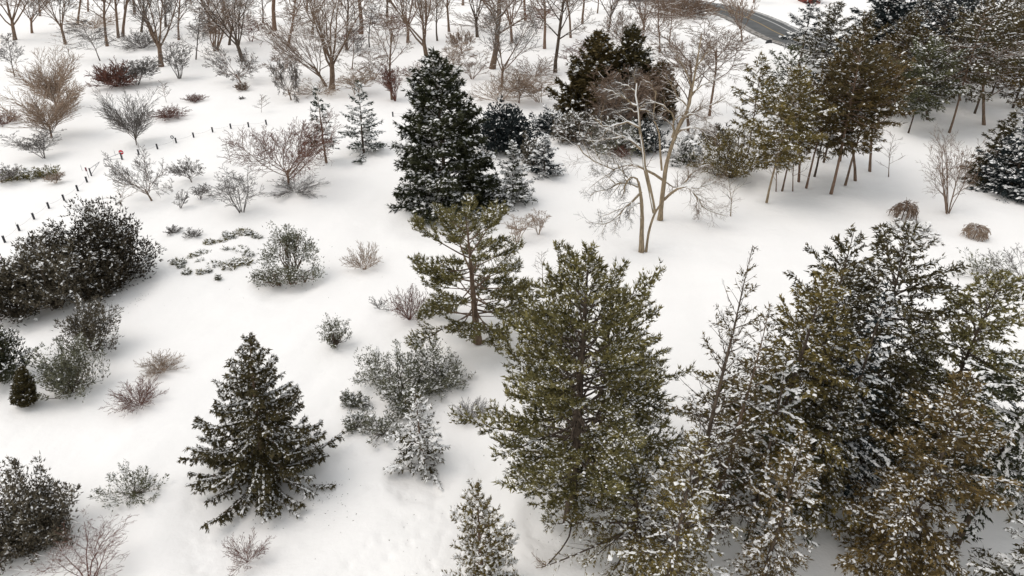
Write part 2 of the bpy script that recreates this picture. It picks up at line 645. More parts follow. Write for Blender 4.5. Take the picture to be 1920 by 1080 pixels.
# ------------------------------------------------------------------ bare trees and shrubs
def skeleton(form, h, rng, dens=1.0):
    """levels of (P, R) plus parent index chains, height about h"""
    z0 = np.zeros((1, 3))
    up = np.array([[0., 0, 1.]])
    lv = []
    if form == 'leader':
        P = march(z0, up.copy(), np.array([h]), 9, .1, .05, rng)
        R = (h * .0135 * np.linspace(1, .12, 9) ** .9)[None]
        a = grow(P, R, rng, int(20 * dens), .22, .97, 48, .42, .10, .10, 6, .42, .75)
        b = grow(a[0], a[1], rng, 8, .2, .98, 40, .45, .07, .13, 4, .5, .4)
        c = grow(b[0], b[1], rng, 5, .2, 1, 38, .5, .06, .15, 3, .6, .3)
        lv = [(P, R, None), a, b, c]
    elif form == 'vase':
        P = march(z0, up.copy(), np.array([h * .27]), 5, .05, .03, rng)
        R = (h * .021 * np.linspace(1, .72, 5))[None]
        a = grow(P, R, rng, 7, .62, 1, 27, 2.75, .04, .06, 8, .5, .1, lj=.3)
        b = grow(a[0], a[1], rng, int(8 * dens), .2, .97, 34, .42, .06, .12, 5, .5, .5)
        c = grow(b[0], b[1], rng, 5, .2, 1, 36, .55, .05, .14, 4, .55, .4)
        d = grow(c[0], c[1], rng, 4, .2, 1, 36, .55, .05, .15, 3, .6, .3)
        lv = [(P, R, None), a, b, c, d]
    elif form == 'tall':
        P = march(z0, up.copy(), np.array([h * .62]), 7, .1, .05, rng)
        R = (h * .017 * np.linspace(1, .6, 7))[None]
        a = grow(P, R, rng, 9, .42, 1, 33, .62, .06, .10, 7, .5, .25)
        b = grow(a[0], a[1], rng, int(8 * dens), .2, .97, 38, .42, .05, .14, 5, .5, .4)
        c = grow(b[0], b[1], rng, 5, .2, 1, 38, .55, .05, .16, 3, .55, .4)
        d = grow(c[0], c[1], rng, 4, .2, 1, 36, .55, .05, .15, 3, .6, .3)
        lv = [(P, R, None), a, b, c, d]
    elif form == 'dome':
        P = march(z0, up.copy(), np.array([h * .22]), 4, .05, .08, rng)
        R = (h * .026 * np.linspace(1, .75, 4))[None]
        a = grow(P, R, rng, 12, .4, 1, 56, 3.2, .05, .11, 8, .45, .1, lj=.45)
        b = grow(a[0], a[1], rng, int(8 * dens), .25, .97, 38, .42, .08, .16, 5, .52, .4)
        c = grow(b[0], b[1], rng, 5, .2, 1, 38, .5, .06, .17, 4, .55, .4)
        d = grow(c[0], c[1], rng, 4, .2, 1, 38, .55, .05, .16, 3, .6, .3)
        lv = [(P, R, None), a, b, c, d]
    elif form == 'broom':
        P = march(z0, up.copy(), np.array([h * .24]), 5, .05, .03, rng)
        R = (h * .02 * np.linspace(1, .8, 5))[None]
        a = grow(P, R, rng, 22, .25, 1, 30, 2.7, .012, .035, 8, .34, .05, lj=1.2)
        b = grow(a[0], a[1], rng, int(12 * dens), .08, .97, 26, .42, .03, .06, 4, .5, .45, lj=.6)
        c = grow(b[0], b[1], rng, 7, .1, 1, 28, .55, .03, .08, 3, .6, .4)
        lv = [(P, R, None), a, b, c]
    elif form in ('multi', 'shrub'):
        n0 = 8 if form == 'multi' else int(26 * dens)
        sp = .16 if form == 'multi' else .58
        az = np.arange(n0) * 2.4 + rng.normal(0, .4, n0)
        el = sp * np.sqrt((np.arange(n0) + .5) / n0) * rng.uniform(.8, 1.2, n0) * 1.9
        d = np.stack([np.sin(el) * np.cos(az), np.sin(el) * np.sin(az), np.cos(el)], 1)
        p = np.stack([np.cos(az), np.sin(az), 0 * az], 1) * (h * .035 * rng.uniform(.2, 1, n0))[:, None]
        P = march(p, d, h * rng.uniform(.8, 1.1, n0), 7, .05 if form == 'multi' else .02, .08, rng)
        r0 = h * (.012 if form == 'multi' else .006)
        R = np.maximum(r0 * rng.uniform(.6, 1.2, n0)[:, None] * np.linspace(1, .3, 7)[None], .006)
        if form == 'multi':
            a = grow(P, R, rng, int(7 * dens), .25, .98, 34, .38, .06, .12, 5, .55, .4)
            b = grow(a[0], a[1], rng, 5, .2, 1, 36, .5, .05, .14, 3, .6, .4)
            c = grow(b[0], b[1], rng, 4, .2, 1, 36, .55, .05, .14, 3, .6, .3)
            lv = [(P, R, None), a, b, c]
        else:
            a = grow(P, R, rng, 8, .2, .98, 30, .36, .04, .14, 4, .6, .4)
            b = grow(a[0], a[1], rng, 4, .2, 1, 32, .5, .04, .14, 3, .7, .3)
            lv = [(P, R, None), a, b]
    elif form == 'sapling':
        P = march(z0, up.copy(), np.array([h]), 7, .1, .04, rng)
        R = np.maximum(h * .009 * np.linspace(1, .2, 7)[None], .007)
        a = grow(P, R, rng, int(12 * dens), .2, .97, 38, .34, .06, .1, 4, .5, .6)
        b = grow(a[0], a[1], rng, 4, .2, 1, 36, .5, .05, .12, 3, .6, .4)
        lv = [(P, R, None), a, b]
    elif form == 'weeping':
        P = march(z0, up.copy(), np.array([h * .9]), 5, .05, .02, rng)
        R = (h * .035 * np.linspace(1, .7, 5))[None]
        a = grow(P, R, rng, 30, .84, 1, 68, 1.0, -.33, .04, 8, .3, .1, lj=.35)
        b = grow(a[0], a[1], rng, 10, .15, .95, 32, .5, -.34, .08, 6, .5, .3)
        c = grow(b[0], b[1], rng, 4, .1, .9, 26, .6, -.3, .1, 4, .6, .3)
        lv = [(P, R, None), a, b, c]
        for q in lv:
            q[0][..., 2] = np.maximum(q[0][..., 2], .02)
    return lv


SEED = [100]


def frame_of(bx, by, ty, x0, x1, zmid=.55, back=0.0):
    x, y, z = at_px(bx, by)
    if back:        # by is the near edge of the skirt: the stem stands behind it
        k = 1 + back * (x1 - x0) / 2 * depth_of(y, z) / FPX / y
        x, y = x * k, y * k
        z = float(gz(x, y))
    h = height_for(y, ty) - z
    dm = depth_of(y, z + h * zmid)
    r = max(.15, (x1 - x0) / 2 * dm / FPX)
    sh = ((x0 + x1) / 2 - px_of(x, y, z + h * zmid)) * dm / FPX / zmid     # sideways shift at the top
    return x, y, z, h, r, sh


def fit(lv, h, r, sh, low=False):
    allp = np.concatenate([q[0].reshape(-1, 3) for q in lv])
    kz = h / np.quantile(allp[:, 2], .998)
    hx = max(np.quantile(allp[:, 0], .985) - np.quantile(allp[:, 0], .015), .01) / 2
    hy = max(np.quantile(allp[:, 1], .985) - np.quantile(allp[:, 1], .015), .01) / 2
    cx = (np.quantile(allp[:, 0], .985) + np.quantile(allp[:, 0], .015)) / 2 * r / hx
    cy = (np.quantile(allp[:, 1], .985) + np.quantile(allp[:, 1], .015)) / 2 * r / hy
    if low:
        cx = cy = 0.0
    sh = np.clip(sh - cx * 1.4, -.45 * h, .45 * h)
    for q in lv:
        P = q[0]
        P[..., 2] *= kz
        P[..., 0] = P[..., 0] * r / hx + sh * (P[..., 2] / h)
        P[..., 1] = P[..., 1] * r / hy - np.clip(cy * 1.4, -.4 * h, .4 * h) * (P[..., 2] / h)


def chain(lv, level):
    """index of the level-1 branch every branch of this level grew from"""
    i = lv[level][2]
    for l in range(level - 1, 1, -1):
        i = lv[l][2][i]
    return i


def bare(name, cat, form, bx, by, ty, x0, x1, label, group=None, bark='bark', twig='twig', snow=.5, dens=1.0, split=True,
         rs=1.0, twr=1.0):
    SEED[0] += 1
    rng = np.random.default_rng(SEED[0])
    x, y, z, h, r, sh = frame_of(bx, by, ty, x0, x1, back={'shrub': .7, 'multi': .2}.get(form, 0))
    low = form in ('shrub', 'multi', 'weeping')
    if low:
        x, sh = (x + sh * .55 if form != 'multi' else x), (0.0 if form != 'multi' else sh)
    h = max(h, .3)
    lv = skeleton(form, h, rng, dens)
    fit(lv, h, r, sh, low)
    pxm = depth_of(y, z) / 683.0
    nlv = len(lv)
    lv = [(q[0], np.maximum(q[1], pxm * (.118 if i == nlv - 1 else .135 if i == nlv - 2 else .15)), q[2]) for i, q in enumerate(lv)]
    if rs != 1.0 or twr != 1.0:
        lv = [(q[0], q[1] * (rs if i < len(lv) - 2 else twr), q[2]) for i, q in enumerate(lv)]
    root = empty(name, (x, y, z - .04))
    tag(root, label, cat, group)
    has_trunk = form not in ('multi', 'shrub')
    parts_tw, parts_sn = [], []
    nl = len(lv)
    sd = [7, 5, 4, 3, 3]
    if has_trunk:
        P, R = lv[0][0].copy(), lv[0][1].copy()
        R[:, 0] *= 1.25
        P[:, 0, 2] -= .1
        build('trunk', [(*tubes(P, R, 7), 0, None)], [M[bark]], root, smooth=True)
        lim, first = (1, 2)
    else:
        lim, first = (0, 1)
    LP, LR = lv[lim][0], lv[lim][1]
    nm = 'limb' if has_trunk else 'stem'
    if split and len(LP) <= 40:
        child = [[] for _ in LP]
        if has_trunk and nl > 4:       # second order wood goes with its limb
            for j, pi in enumerate(lv[2][2]):
                child[pi].append(j)
        for i in range(len(LP)):
            pr = [(*tubes(LP[i:i + 1], LR[i:i + 1], 5 if has_trunk else 4), 0, None)]
            if child[i]:
                pr.append((*tubes(lv[2][0][child[i]], lv[2][1][child[i]], 4), 0, None))
            build(nm, pr, [M[bark if has_trunk else twig]], root, smooth=True)
        first = 3 if (has_trunk and nl > 4) else first
    else:
        build(nm + 's', [(*tubes(LP, LR, 4), 0, None)], [M[bark if has_trunk else twig]], root, kind='stuff', smooth=True)
    for l in range(first, nl):
        P_, R_ = lv[l][0], lv[l][1]
        m = near_view(P_[:, -1], (x, y, z), 150)
        P_, R_ = P_[m], R_[m]
        if l == nl - 1 or (l >= 3 and depth_of(y, z) > 105):
            P_, R_ = P_[:, [0, -1]], R_[:, [0, -1]]
        elif P_.shape[1] == 4:
            P_, R_ = P_[:, [0, 2, 3]], R_[:, [0, 2, 3]]
        parts_tw.append((*tubes(P_, R_, 3), 0, None))
    build('twigs', parts_tw, [M[twig]], root, kind='stuff', smooth=True)
    if snow > 0:
        for l in range(1 if has_trunk else 0, min(nl, 4 if nl > 4 else 3)):
            parts_sn.append((*snow_on(lv[l][0], lv[l][1], rng, .85 + .35 * snow, snow, 4), 0, None))
        build('snow_load', parts_sn, [M['snow']], root, kind='stuff', smooth=True)
    return root


def drawn_tree(label, y0, trunks, limbs, bark='tanbark', twig='tantwig', seed=1, snow=.9, group=None, plaster=False):
    """a tree whose trunks and main limbs follow the given outlines (picture points), each limb leaning to its own depth"""
    rng = np.random.default_rng(seed)
    y0 = np.asarray(y0)
    bx, by = trunks[0][0][0]
    x, y, z = at_px(bx, by)
    root = empty('bare_tree', (x, y, z - .05))
    tag(root, label, 'tree', group)
    org = np.array((x, y, z - .05))

    def line(pts, n, lean, ystart):
        pts = spline(np.array(pts, float), 6)
        s = np.concatenate([[0], np.cumsum(np.linalg.norm(np.diff(pts, axis=0), axis=1))])
        t = np.linspace(0, s[-1], n)
        q = np.stack([np.interp(t, s, pts[:, 0]), np.interp(t, s, pts[:, 1])], 1)
        ppm = FPX / depth_of(y, 5)
        out = [on_plane(a, b, ystart + lean * (tt / ppm)) for (a, b), tt in zip(q, t)]
        return np.array(out) - org
    wood = []
    for pts, r0, r1, lean in trunks:
        P = line(pts, 12, lean, y)[None]
        R = .78 * np.linspace(r0, r1, 12)[None] * rng.uniform(.93, 1.07, (1, 12))
        if pts[0][1] > by - 12:
            R[0, 0] *= 1.25
            P[0, 0, 2] = min(P[0, 0, 2], .0)
        build('trunk', [(*tubes(P, R, 8), 0, None)], [M[bark]], root, smooth=True)
        wood.append((P, R))
    LP, LR = [], []
    for pts, r0, r1, lean in limbs:
        # start depth: where the nearest trunk is at that height
        tgt = on_plane(pts[0][0], pts[0][1], y) - org
        best = min((np.linalg.norm((w[0][0] - tgt) * (1, .3, 1), axis=1).min(), k) for k, w in enumerate(wood))[1]
        w = wood[best][0][0]
        k = np.argmin(np.linalg.norm((w - tgt) * (1, .3, 1), axis=1))
        P = line(pts, 10, lean, y + w[k][1])[None]
        P += rng.normal(0, .06, P.shape)
        R = np.linspace(r0, r1, 10)[None]
        LP.append(P)
        LR.append(R * .95)
    A = np.concatenate(LP)
    AR = np.concatenate(LR)
    allP = np.concatenate([A] )
    b = grow(A, AR, rng, 9, .2, .98, 42, .36, .02, .14, 6, .5, .35, rmin=.012)
    b2 = grow(A, AR, rng, 9, .15, .98, 55, .28, -.03, .16, 5, .35, .2, rmin=.01)
    c = grow(b[0], b[1], rng, 7, .15, 1, 40, .55, -.02, .16, 4, .55, .4, rmin=.008)
    d = grow(c[0], c[1], rng, 5, .15, 1, 40, .55, -.03, .16, 3, .6, .3, rmin=.012)
    e = grow(b2[0], b2[1], rng, 7, .15, 1, 40, .65, -.03, .16, 3, .6, .3, rmin=.012)
    for i in range(len(A)):
        js = np.where(b[2] == i)[0]
        build('limb', [(*tubes(A[i:i + 1], AR[i:i + 1], 6), 0, None), (*tubes(b[0][js], b[1][js], 4), 0, None)], [M[bark]], root, smooth=True)
    build('twigs', [(*tubes(q[0], q[1], 3), 0, None) for q in (b2, c, d, e)], [M[twig]], root, kind='stuff', smooth=True)
    sn = [(*snow_on(q[0], q[1], rng, t, kk, 5), 0, None) for q, t, kk in (((A, AR), 1.25, 1), (b, 1.4, .85), (b2, 1.2, .5), (c, 1.4, .5))]
    for P, R in wood[-2:]:
        sn.append((*snow_on(P, R * .9, rng, .7, 1, 6), 0, None))
    if plaster:       # wind-driven snow stuck to the weather side of the last trunk
        P, R = wood[-1]
        w = R * rng.uniform(.3, 1.05, R.shape) * np.linspace(.4, 1.0, R.shape[1])
        sn.append((*tubes(P + np.stack([-R * .35, -R * .55, R * .2], -1), w, 6), 0, None))
    build('snow_load', sn, [M['snow']], root, kind='stuff', smooth=True)
    return root


# ------------------------------------------------------------------ evergreens
def conifer(name, cat, bx, by, ty, x0, x1, label, group=None, fol='spruce', bark='darkbark', z0=.06, nb=70, slope=(-10, 45), curl=.05,
            prof=.9, fat=.0, bl=5.0, blf=.42, droop=-.15, sp=7.0, L=.34, Wd=.09, nbl=3, snow=.3, ssz=.11, split=False, r_tr=.016,
            lump=.25, inner=.18, top_thin=0.0, dead=0, sparse=.0, up=.0, snow_side=.0, twin=None, tx=None, ridge=0.0, tpow=1.3, btaper=0.0):
    """z0: first bough (fraction of height); prof: exponent of the crown outline; fat: 0 cone .. 1 barrel"""
    SEED[0] += 1
    rng = np.random.default_rng(SEED[0])
    x, y, z, h, r, sh = frame_of(bx, by, ty, x0, x1, .4, back=.55 if z0 < .09 else 0)
    sh = 0.0 if tx is None else (tx - px_of(x, y, z + h)) * depth_of(y, z + h) / FPX
    root = empty(name, (x, y, z - .05))
    tag(root, label, cat, group)
    up3 = np.array([[0., 0, 1.]])
    TP = march(np.zeros((1, 3)), up3.copy(), np.array([h * .985]), 12, .12, .02, rng)
    TP[..., 0] += sh * (TP[..., 2] / h)
    TR = np.maximum(h * r_tr * (1 - np.linspace(0, 1, 12)) ** .85, .015)[None]
    TR[0, 0] *= 1.2
    build('trunk', [(*tubes(TP, TR, 7), 0, None)], [M[bark]], root, smooth=True)
    # boughs
    t = np.sort(z0 + (.985 - z0) * (np.arange(nb) + rng.uniform(0, 1, nb)) / nb)
    u = ((t - z0) / (1 - z0)) ** tpow
    t = z0 + u * (1 - z0)
    ln = (1 - u) ** prof
    if fat > 0:
        ln = ln * (1 - fat) + fat * np.sqrt(np.clip(1 - (2 * np.clip(u, 0, 1) - .75) ** 2 / 1.6, .02, 1)) * np.clip((1 - u) * 3.2, 0, 1)
    if btaper > 0:
        ln = ln * (1 - btaper * np.clip(1 - u / .3, 0, 1))
    ln = r * ln / max(ln.max(), .01) * (1 + lump * rng.normal(0, 1, nb)).clip(.35, 1.5)
    ln = np.maximum(ln, r * .06 + .15)
    az = np.arange(nb) * 2.39996 + rng.normal(0, .35, nb)
    el = np.radians(slope[0] + (slope[1] - slope[0]) * u ** 1.2 + rng.normal(0, 7, nb))
    p, _ = at_t(TP, np.zeros(nb, int), t)
    d = np.stack([np.cos(az) * np.cos(el), np.sin(az) * np.cos(el), np.sin(el)], 1)
    BP = march(p, d, ln, 7, curl, .05, rng)
    BR = np.maximum((ln * .016)[:, None] * np.linspace(1, .25, 7)[None], .008)
    # never below the snow
    # branchlets
    cnt = np.maximum(3, (ln * bl * rng.uniform(.75, 1.25, nb)).astype(int))
    bi = np.repeat(np.arange(nb), cnt)
    n2 = len(bi)
    tb = inner + (1 - inner) * rng.uniform(0, 1, n2) ** .85
    q, T = at_t(BP, bi, tb)
    side = nrm(np.cross(T, np.array((0, 0, 1.)))) * rng.choice([-1., 1.], n2)[:, None]
    aa = np.radians(rng.normal(48, 10, n2))
    d2 = T * np.cos(aa)[:, None] + side * np.sin(aa)[:, None]
    d2[:, 2] += droop + rng.normal(0, .12, n2)
    d2 = nrm(d2)
    l2 = (ln[bi] * blf * (1.08 - tb * .8) * rng.uniform(.55, 1.2, n2)).clip(.12, 2.4)
    CPt = march(q, d2, l2, 4, up + droop * .25, .07, rng)
    CR = np.maximum((l2 * .012)[:, None] * np.linspace(1, .3, 4)[None], .006)
    # tufts of needles
    c3 = np.maximum(2, (l2 * sp * rng.uniform(.7, 1.3, n2)).astype(int))
    if sparse > 0:
        keep = rng.uniform(0, 1, nb) > sparse
        c3 = np.where(keep[bi], c3, (c3 * .25).astype(int))
    si = np.repeat(np.arange(n2), c3)
    ts = rng.uniform(.05, 1, len(si))
    s, TS = at_t(CPt, si, ts)
    s = s + rng.normal(0, L * .16, s.shape)
    ds = nrm(TS + rng.normal(0, .28, TS.shape) + np.array((0, 0, droop * .6 + up)))
    # tufts along the bough itself
    c4 = np.maximum(2, (ln * sp * 1.1).astype(int))
    if sparse > 0:
        c4 = np.where(keep, c4, (c4 * .3).astype(int))
    b4 = np.repeat(np.arange(nb), c4)
    t4 = rng.uniform(inner, 1, len(b4))
    s4, T4 = at_t(BP, b4, t4)
    d4 = nrm(T4 + rng.normal(0, .45, T4.shape) + np.array((0, 0, up)))
    sid = np.concatenate([bi[si], b4])
    SPt = np.concatenate([s, s4])
    SD = np.concatenate([ds, d4])
    ST = np.concatenate([tb[si] * .5 + ts * .5, t4])
    ok = (SPt[:, 2] > .1) & near_view(SPt, (x, y, z))
    sid, SPt, SD, ST = sid[ok], SPt[ok], SD[ok], ST[ok]
    if depth_of(y, z) > 95:
        nbl, Wd = 2, Wd * 1.25
    mats = [M[bark], M[fol]]

    def wood_of(bsel, csel):
        cc = np.arange(n2)[csel]
        cc = cc[(cc % 3 == 0) & (l2[cc] > .3)]
        return [(*tubes(BP[bsel], BR[bsel], 3), 0, None), (*tubes(CPt[cc][:, [0, 2, 3]], CR[cc][:, [0, 2, 3]], 3), 0, None)]
    if split:
        for b in range(nb):
            cs = np.where(bi == b)[0]
            ss = np.where(sid == b)[0]
            pr = wood_of([b], cs)
            vv, ff, tt = sprigs(SPt[ss], SD[ss], L, Wd, rng, nbl)
            pr.append((vv, ff, 1, tt))
            build('bough', pr, mats, root)
    else:
        build('branches', wood_of(slice(None), slice(None)), [M[bark]], root, kind='stuff')
        vv, ff, tt = sprigs(SPt, SD, L, Wd, rng, nbl)
        build('foliage', [(vv, ff, 0, tt)], [M[fol]], root, kind='stuff')
    # snow: patchy by bough, lying on what faces the sky
    if snow > 0:
        bf = rng.uniform(.25, 1.75, nb)
        rel = SPt - at_t(TP, np.zeros(len(SPt), int), np.clip(SPt[:, 2] / h, 0, .99))[0]
        pr_ = snow * bf[sid] * (.35 + .9 * ST)
        if snow_side > 0:    # wind: more on the weather side
            w = nrm(rel * (1, 1, 0))
            pr_ = pr_ * (1 + snow_side * (-w[:, 0] * .6 + -w[:, 1] * .5))
        m = rng.uniform(0, 1, len(SPt)) < pr_
        P_ = SPt[m] + np.array((0, 0, ssz * .5)) + SD[m] * (L * .3)
        sz = ssz * rng.lognormal(0, .4, m.sum()).clip(.4, 2.2)
        sn = [(*caps(P_, SD[m], sz, rng), 0, None)]
        cb = (ln * ridge * bf).astype(int)
        ib = np.repeat(np.arange(nb), cb)
        if len(ib):
            tq = rng.uniform(.12, 1, len(ib))
            qb, Tb = at_t(BP, ib, tq)
            qb = qb + rng.normal(0, L * .12, qb.shape) + np.array((0, 0, ssz * .6))
            sn.append((*caps(qb, Tb, ssz * rng.uniform(.6, 1.5, len(ib)), rng, 2.2, 1.0), 0, None))
        build('snow_load', sn, [M['snow']], root, kind='stuff')
    return root


def bush(name, cat, bx, by, ty, x0, x1, label, group=None, fol='yew', bark='darkbark', n=120, plume=.5, sp=26.0, L=.26, Wd=.075, nbl=3,
         snow=.4, ssz=.09, upb=.35, lobes=None, flat=1.0, core=.45, spread=.2, ydepth=1.0, trunk=False, rough=.25, lift=0.0, back=None):
    """spreading evergreen: plumes of foliage carried out from the base on hidden stems; lobes = (dx, dy, radius, height) fractions"""
    SEED[0] += 1
    rng = np.random.default_rng(SEED[0])
    x, y, z, h, r, sh = frame_of(bx, by, ty, x0, x1, .45, back=back if back is not None else (.2 if trunk else .7))
    # the seen top belongs to the dome's back half: keep the height honest
    h = max(h, .35)
    root = empty(name, (x, y, z - .05))
    tag(root, label, cat, group)
    if lobes is None:
        lobes = [(0, 0, 1, 1)]
    tips, sts, cens = [], [], []
    wsum = sum(l[2] ** 2 for l in lobes)
    for (dx, dy, lr, lh) in lobes:
        k = max(6, int(n * lr ** 2 / wsum))
        az = np.arange(k) * 2.39996 + rng.normal(0, .4, k)
        ce = rng.uniform(-.05, 1, k)
        ce = np.clip(ce, -.05, .995)
        se = np.sqrt(1 - ce ** 2)
        rad = (1 - rng.uniform(0, 1, k) ** 2 * core) * (1 + rng.normal(0, rough, k)).clip(.5, 1.3)
        c = np.array((dx * r + sh * .45 * lh, dy * r * ydepth, h * lh * (.22 + lift)))
        dirv = np.stack([np.cos(az) * se * lr * r, np.sin(az) * se * lr * r * ydepth, np.sign(ce) * np.abs(ce) ** flat * h * lh * (.78 - lift)], 1)
        tip = c + dirv * rad[:, None]
        st = c * (1, 1, .6) + dirv * rad[:, None] * .35
        tips.append(tip)
        sts.append(st)
        cens.append(np.repeat(c[None] * (1, 1, 0), k, 0))
    tip, st, ce = np.concatenate(tips), np.concatenate(sts), np.concatenate(cens)
    k = len(tip)
    base = ce * .6 + rng.normal(0, .04 * r, (k, 3)) * (1, 1, 0)
    out = nrm(tip - st + np.array((0, 0, 1e-3)))
    # plume axis
    pl = plume * (r + h) * .5 * rng.uniform(.5, 1.5, k)
    d = nrm(out + np.array((0, 0, upb)) + rng.normal(0, .2, (k, 3)))
    AX = march(tip - d * (pl * .6)[:, None], d, pl, 5, upb * .15, .1, rng)
    AX[..., 2] = np.maximum(AX[..., 2], .12)
    cnt = np.maximum(6, (pl * sp * rng.uniform(.7, 1.3, k)).astype(int))
    ai = np.repeat(np.arange(k), cnt)
    t = rng.uniform(0, 1, len(ai))
    p, T = at_t(AX, ai, t)
    wide = (pl[ai] * spread * np.sin(np.clip(t * .85 + .12, 0, 1) * PI) ** .7)[:, None]
    off = rng.normal(0, 1, p.shape) * (1, 1, .7)
    p = p + off * wide
    D = nrm(T * .9 + off * .35 + rng.normal(0, .35, p.shape))
    ok = (p[:, 2] > .05) & near_view(p, (x, y, z))
    p, D, ai, t = p[ok], D[ok], ai[ok], t[ok]
    # stems
    nst = min(k, 40)
    pick = rng.choice(k, nst, replace=False)
    mid = (base[pick] * .45 + AX[pick, 0] * .55) + rng.normal(0, .08 * r, (nst, 3))
    mid[:, 2] = np.maximum(mid[:, 2], .1)
    STM = np.stack([base[pick], base[pick] * .5 + mid * .5 + np.array((0, 0, .05 * h)), mid, AX[pick, 0], AX[pick, 2], AX[pick, 4]], 1)
    sr = np.maximum(h * .012 * np.array([1, .8, .65, .5, .3, .15])[None] * rng.uniform(.7, 1.4, (nst, 1)), .008)
    build('stems', [(*tubes(STM, sr, 4), 0, None)], [M[bark]], root, kind='stuff', smooth=True)
    if trunk:
        P = np.stack([np.array((0, 0, -.1)), np.array((sh * .1, 0, h * .25)), np.array((sh * .3, 0, h * .6))])[None]
        build('trunk', [(*tubes(P, np.array([[.035, .028, .012]]) * h, 6), 0, None)], [M[bark]], root, smooth=True)
    if nbl == 3:
        nbl, Wd = 2, Wd * 1.3
    vv, ff, tt = sprigs(p, D, L, Wd, rng, nbl)
    build('foliage', [(vv, ff, 0, tt)], [M[fol]], root, kind='stuff')
    if snow > 0:
        bf = rng.uniform(.3, 1.7, k)
        m = rng.uniform(0, 1, len(p)) < snow * bf[ai] * (.5 + off[ok][:, 2] * .35).clip(.1, 1.2) * (.5 + .7 * t)
        sz = ssz * rng.lognormal(0, .4, m.sum()).clip(.4, 2.2)
        build('snow_load', [(*caps(p[m] + np.array((0, 0, ssz * .7)), D[m], sz, rng), 0, None)], [M['snow']], root, kind='stuff')
    return root



# ================================================================== the plants, far to near
FAR = 'bare trees at the back of the snowy field'
T = 'tree'


def bt(form, bx, by, ty, x0, x1, label, group=FAR, **k):
    return bare('bare_tree', T, form, bx, by, ty, x0, x1, label, group, **k)


def sh(form, bx, by, ty, x0, x1, label, group='leafless shrubs in the snow', **k):
    return bare('bare_shrub', 'shrub', form, bx, by, ty, x0, x1, label, group, **k)


# --- back of the field, left
bt('vase', 28, 75, -70, -40, 75, 'thick forked bare tree in the top left corner', rs=1.25)
bt('vase', 123, 83, -60, 55, 150, 'leaning bare tree with long low branches, second from the top left corner', twig='greytwig')
bt('leader', 188, 115, 35, 133, 210, 'small dark spreading bare tree in front of the tall trunks at upper left', bark='darkbark', twig='greytwig', snow=.2)
bt('tall', 201, 87, -80, 150, 235, 'tall bare tree whose trunk bends left just behind a small dark spreading tree')
bt('tall', 222, 71, -90, 180, 250, 'slimmer of two close straight bare trunks at upper left', dens=.8)
bt('tall', 230, 69, -100, 195, 275, 'thicker of two close straight bare trunks at upper left', dens=.8)
bt('tall', 252, 27, -120, 200, 300, 'far bare trunk cut by the top edge left of the forked tree', dens=.8)
bt('vase', 311, 50, -80, 260, 355, 'wide forked bare tree near the top edge above the brown multi-stem clump', bark='darkbark')
bt('vase', 302, 123, -60, 236, 345, 'large many-stemmed bare tree with mossy trunk behind the red-brown bush', rs=1.3, twig='greytwig')
bt('leader', 367, 111, 12, 335, 395, 'slim pale bare tree with light trunk right of the many-stemmed tree', bark='greybark', twig='greytwig')
bt('multi', 337, 148, 78, 304, 358, 'small multi-stemmed bare tree right of the red-brown bush', twig='greytwig', snow=.3)
bt('sapling', 133, 115, 60, 92, 152, 'thin pale sapling under the second tree from the top left', twig='tantwig', bark='greybark')
bt('vase', 455, 113, -55, 372, 482, 'snow-laden forked bare tree with arching limbs at upper centre left', bark='darkbark', snow=.9, rs=1.2)
bt('multi', 405, 97, -20, 375, 445, 'cluster of reddish stems behind the snow-laden forked tree', bark='redbark', twig='twig', snow=.3)
bt('dome', 452, 155, 85, 383, 478, 'small wide bare tree standing over a tiny clipped shrub', bark='redbark', twig='greytwig', snow=.4, rs=.8)
bt('leader', 493, 43, -70, 465, 525, 'slim dark bare tree at the top edge left of the thick reddish trunk', bark='darkbark', dens=.8)
bt('tall', 515, 57, -130, 470, 570, 'thick reddish bare trunk at the top edge left of the widest tree', bark='redbark', rs=1.4, dens=.8)
bt('vase', 622, 165, -50, 545, 700, 'widest twin-trunked bare tree with snow on its crooked limbs, behind the slender spruce', snow=.9, rs=1.35, bark='bark')
bt('dome', 612, 160, 10, 498, 640, 'low crooked bare tree whose limbs reach left in front of the widest tree', snow=.8, bark='bark', rs=.7)
bt('leader', 27, 143, 62, -5, 42, 'thin bare tree at the left edge above the tan rounded trees', bark='greybark', twig='greytwig')
bt('broom', 109, 205, 95, 28, 140, 'upper of two rounded tan bare trees with dense fine twigs at left', bark='bark', twig='tantwig', snow=.1, dens=1.2, rs=.7, twr=1.2)
bt('broom', 97, 260, 148, 22, 141, 'lower of two rounded tan bare trees with dense fine twigs at left', bark='bark', twig='tantwig', snow=.1, dens=1.2, rs=.8, twr=1.2)
sh('multi', 83, 298, 243, 29, 100, 'grey many-stemmed bush below the rounded tan trees at left', twig='greytwig', snow=.2, dens=1.4)
sh('shrub', 5, 240, 204, -22, 32, 'rust-brown shrub cut by the left edge', twig='redtwig', snow=.1)
sh('shrub', 218, 168, 113, 174, 248, 'dense dark red-brown rounded bush at upper left', twig='redtwig', snow=.05, dens=2.2, twr=1.7)
sh('multi', 257, 158, 108, 226, 294, 'dark grey bush touching the right side of the red-brown bush', twig='greytwig', snow=.3, dens=1.6, twr=1.3)
sh('shrub', 258, 97, 54, 222, 302, 'grey thicket behind the red-brown bush', twig='greytwig', snow=.2, dens=1.2)
sh('shrub', 363, 194, 175, 344, 384, 'smaller and higher of two low rusty shrubs on the open snow', twig='redtwig', snow=.3)
sh('shrub', 316, 229, 200, 283, 347, 'larger and lower of two low rusty shrubs on the open snow', twig='redtwig', snow=.2, dens=1.4)
sh('shrub', 453, 173, 153, 440, 466, 'tiny upright clipped shrub at the foot of the small wide tree', twig='twig', snow=.2)
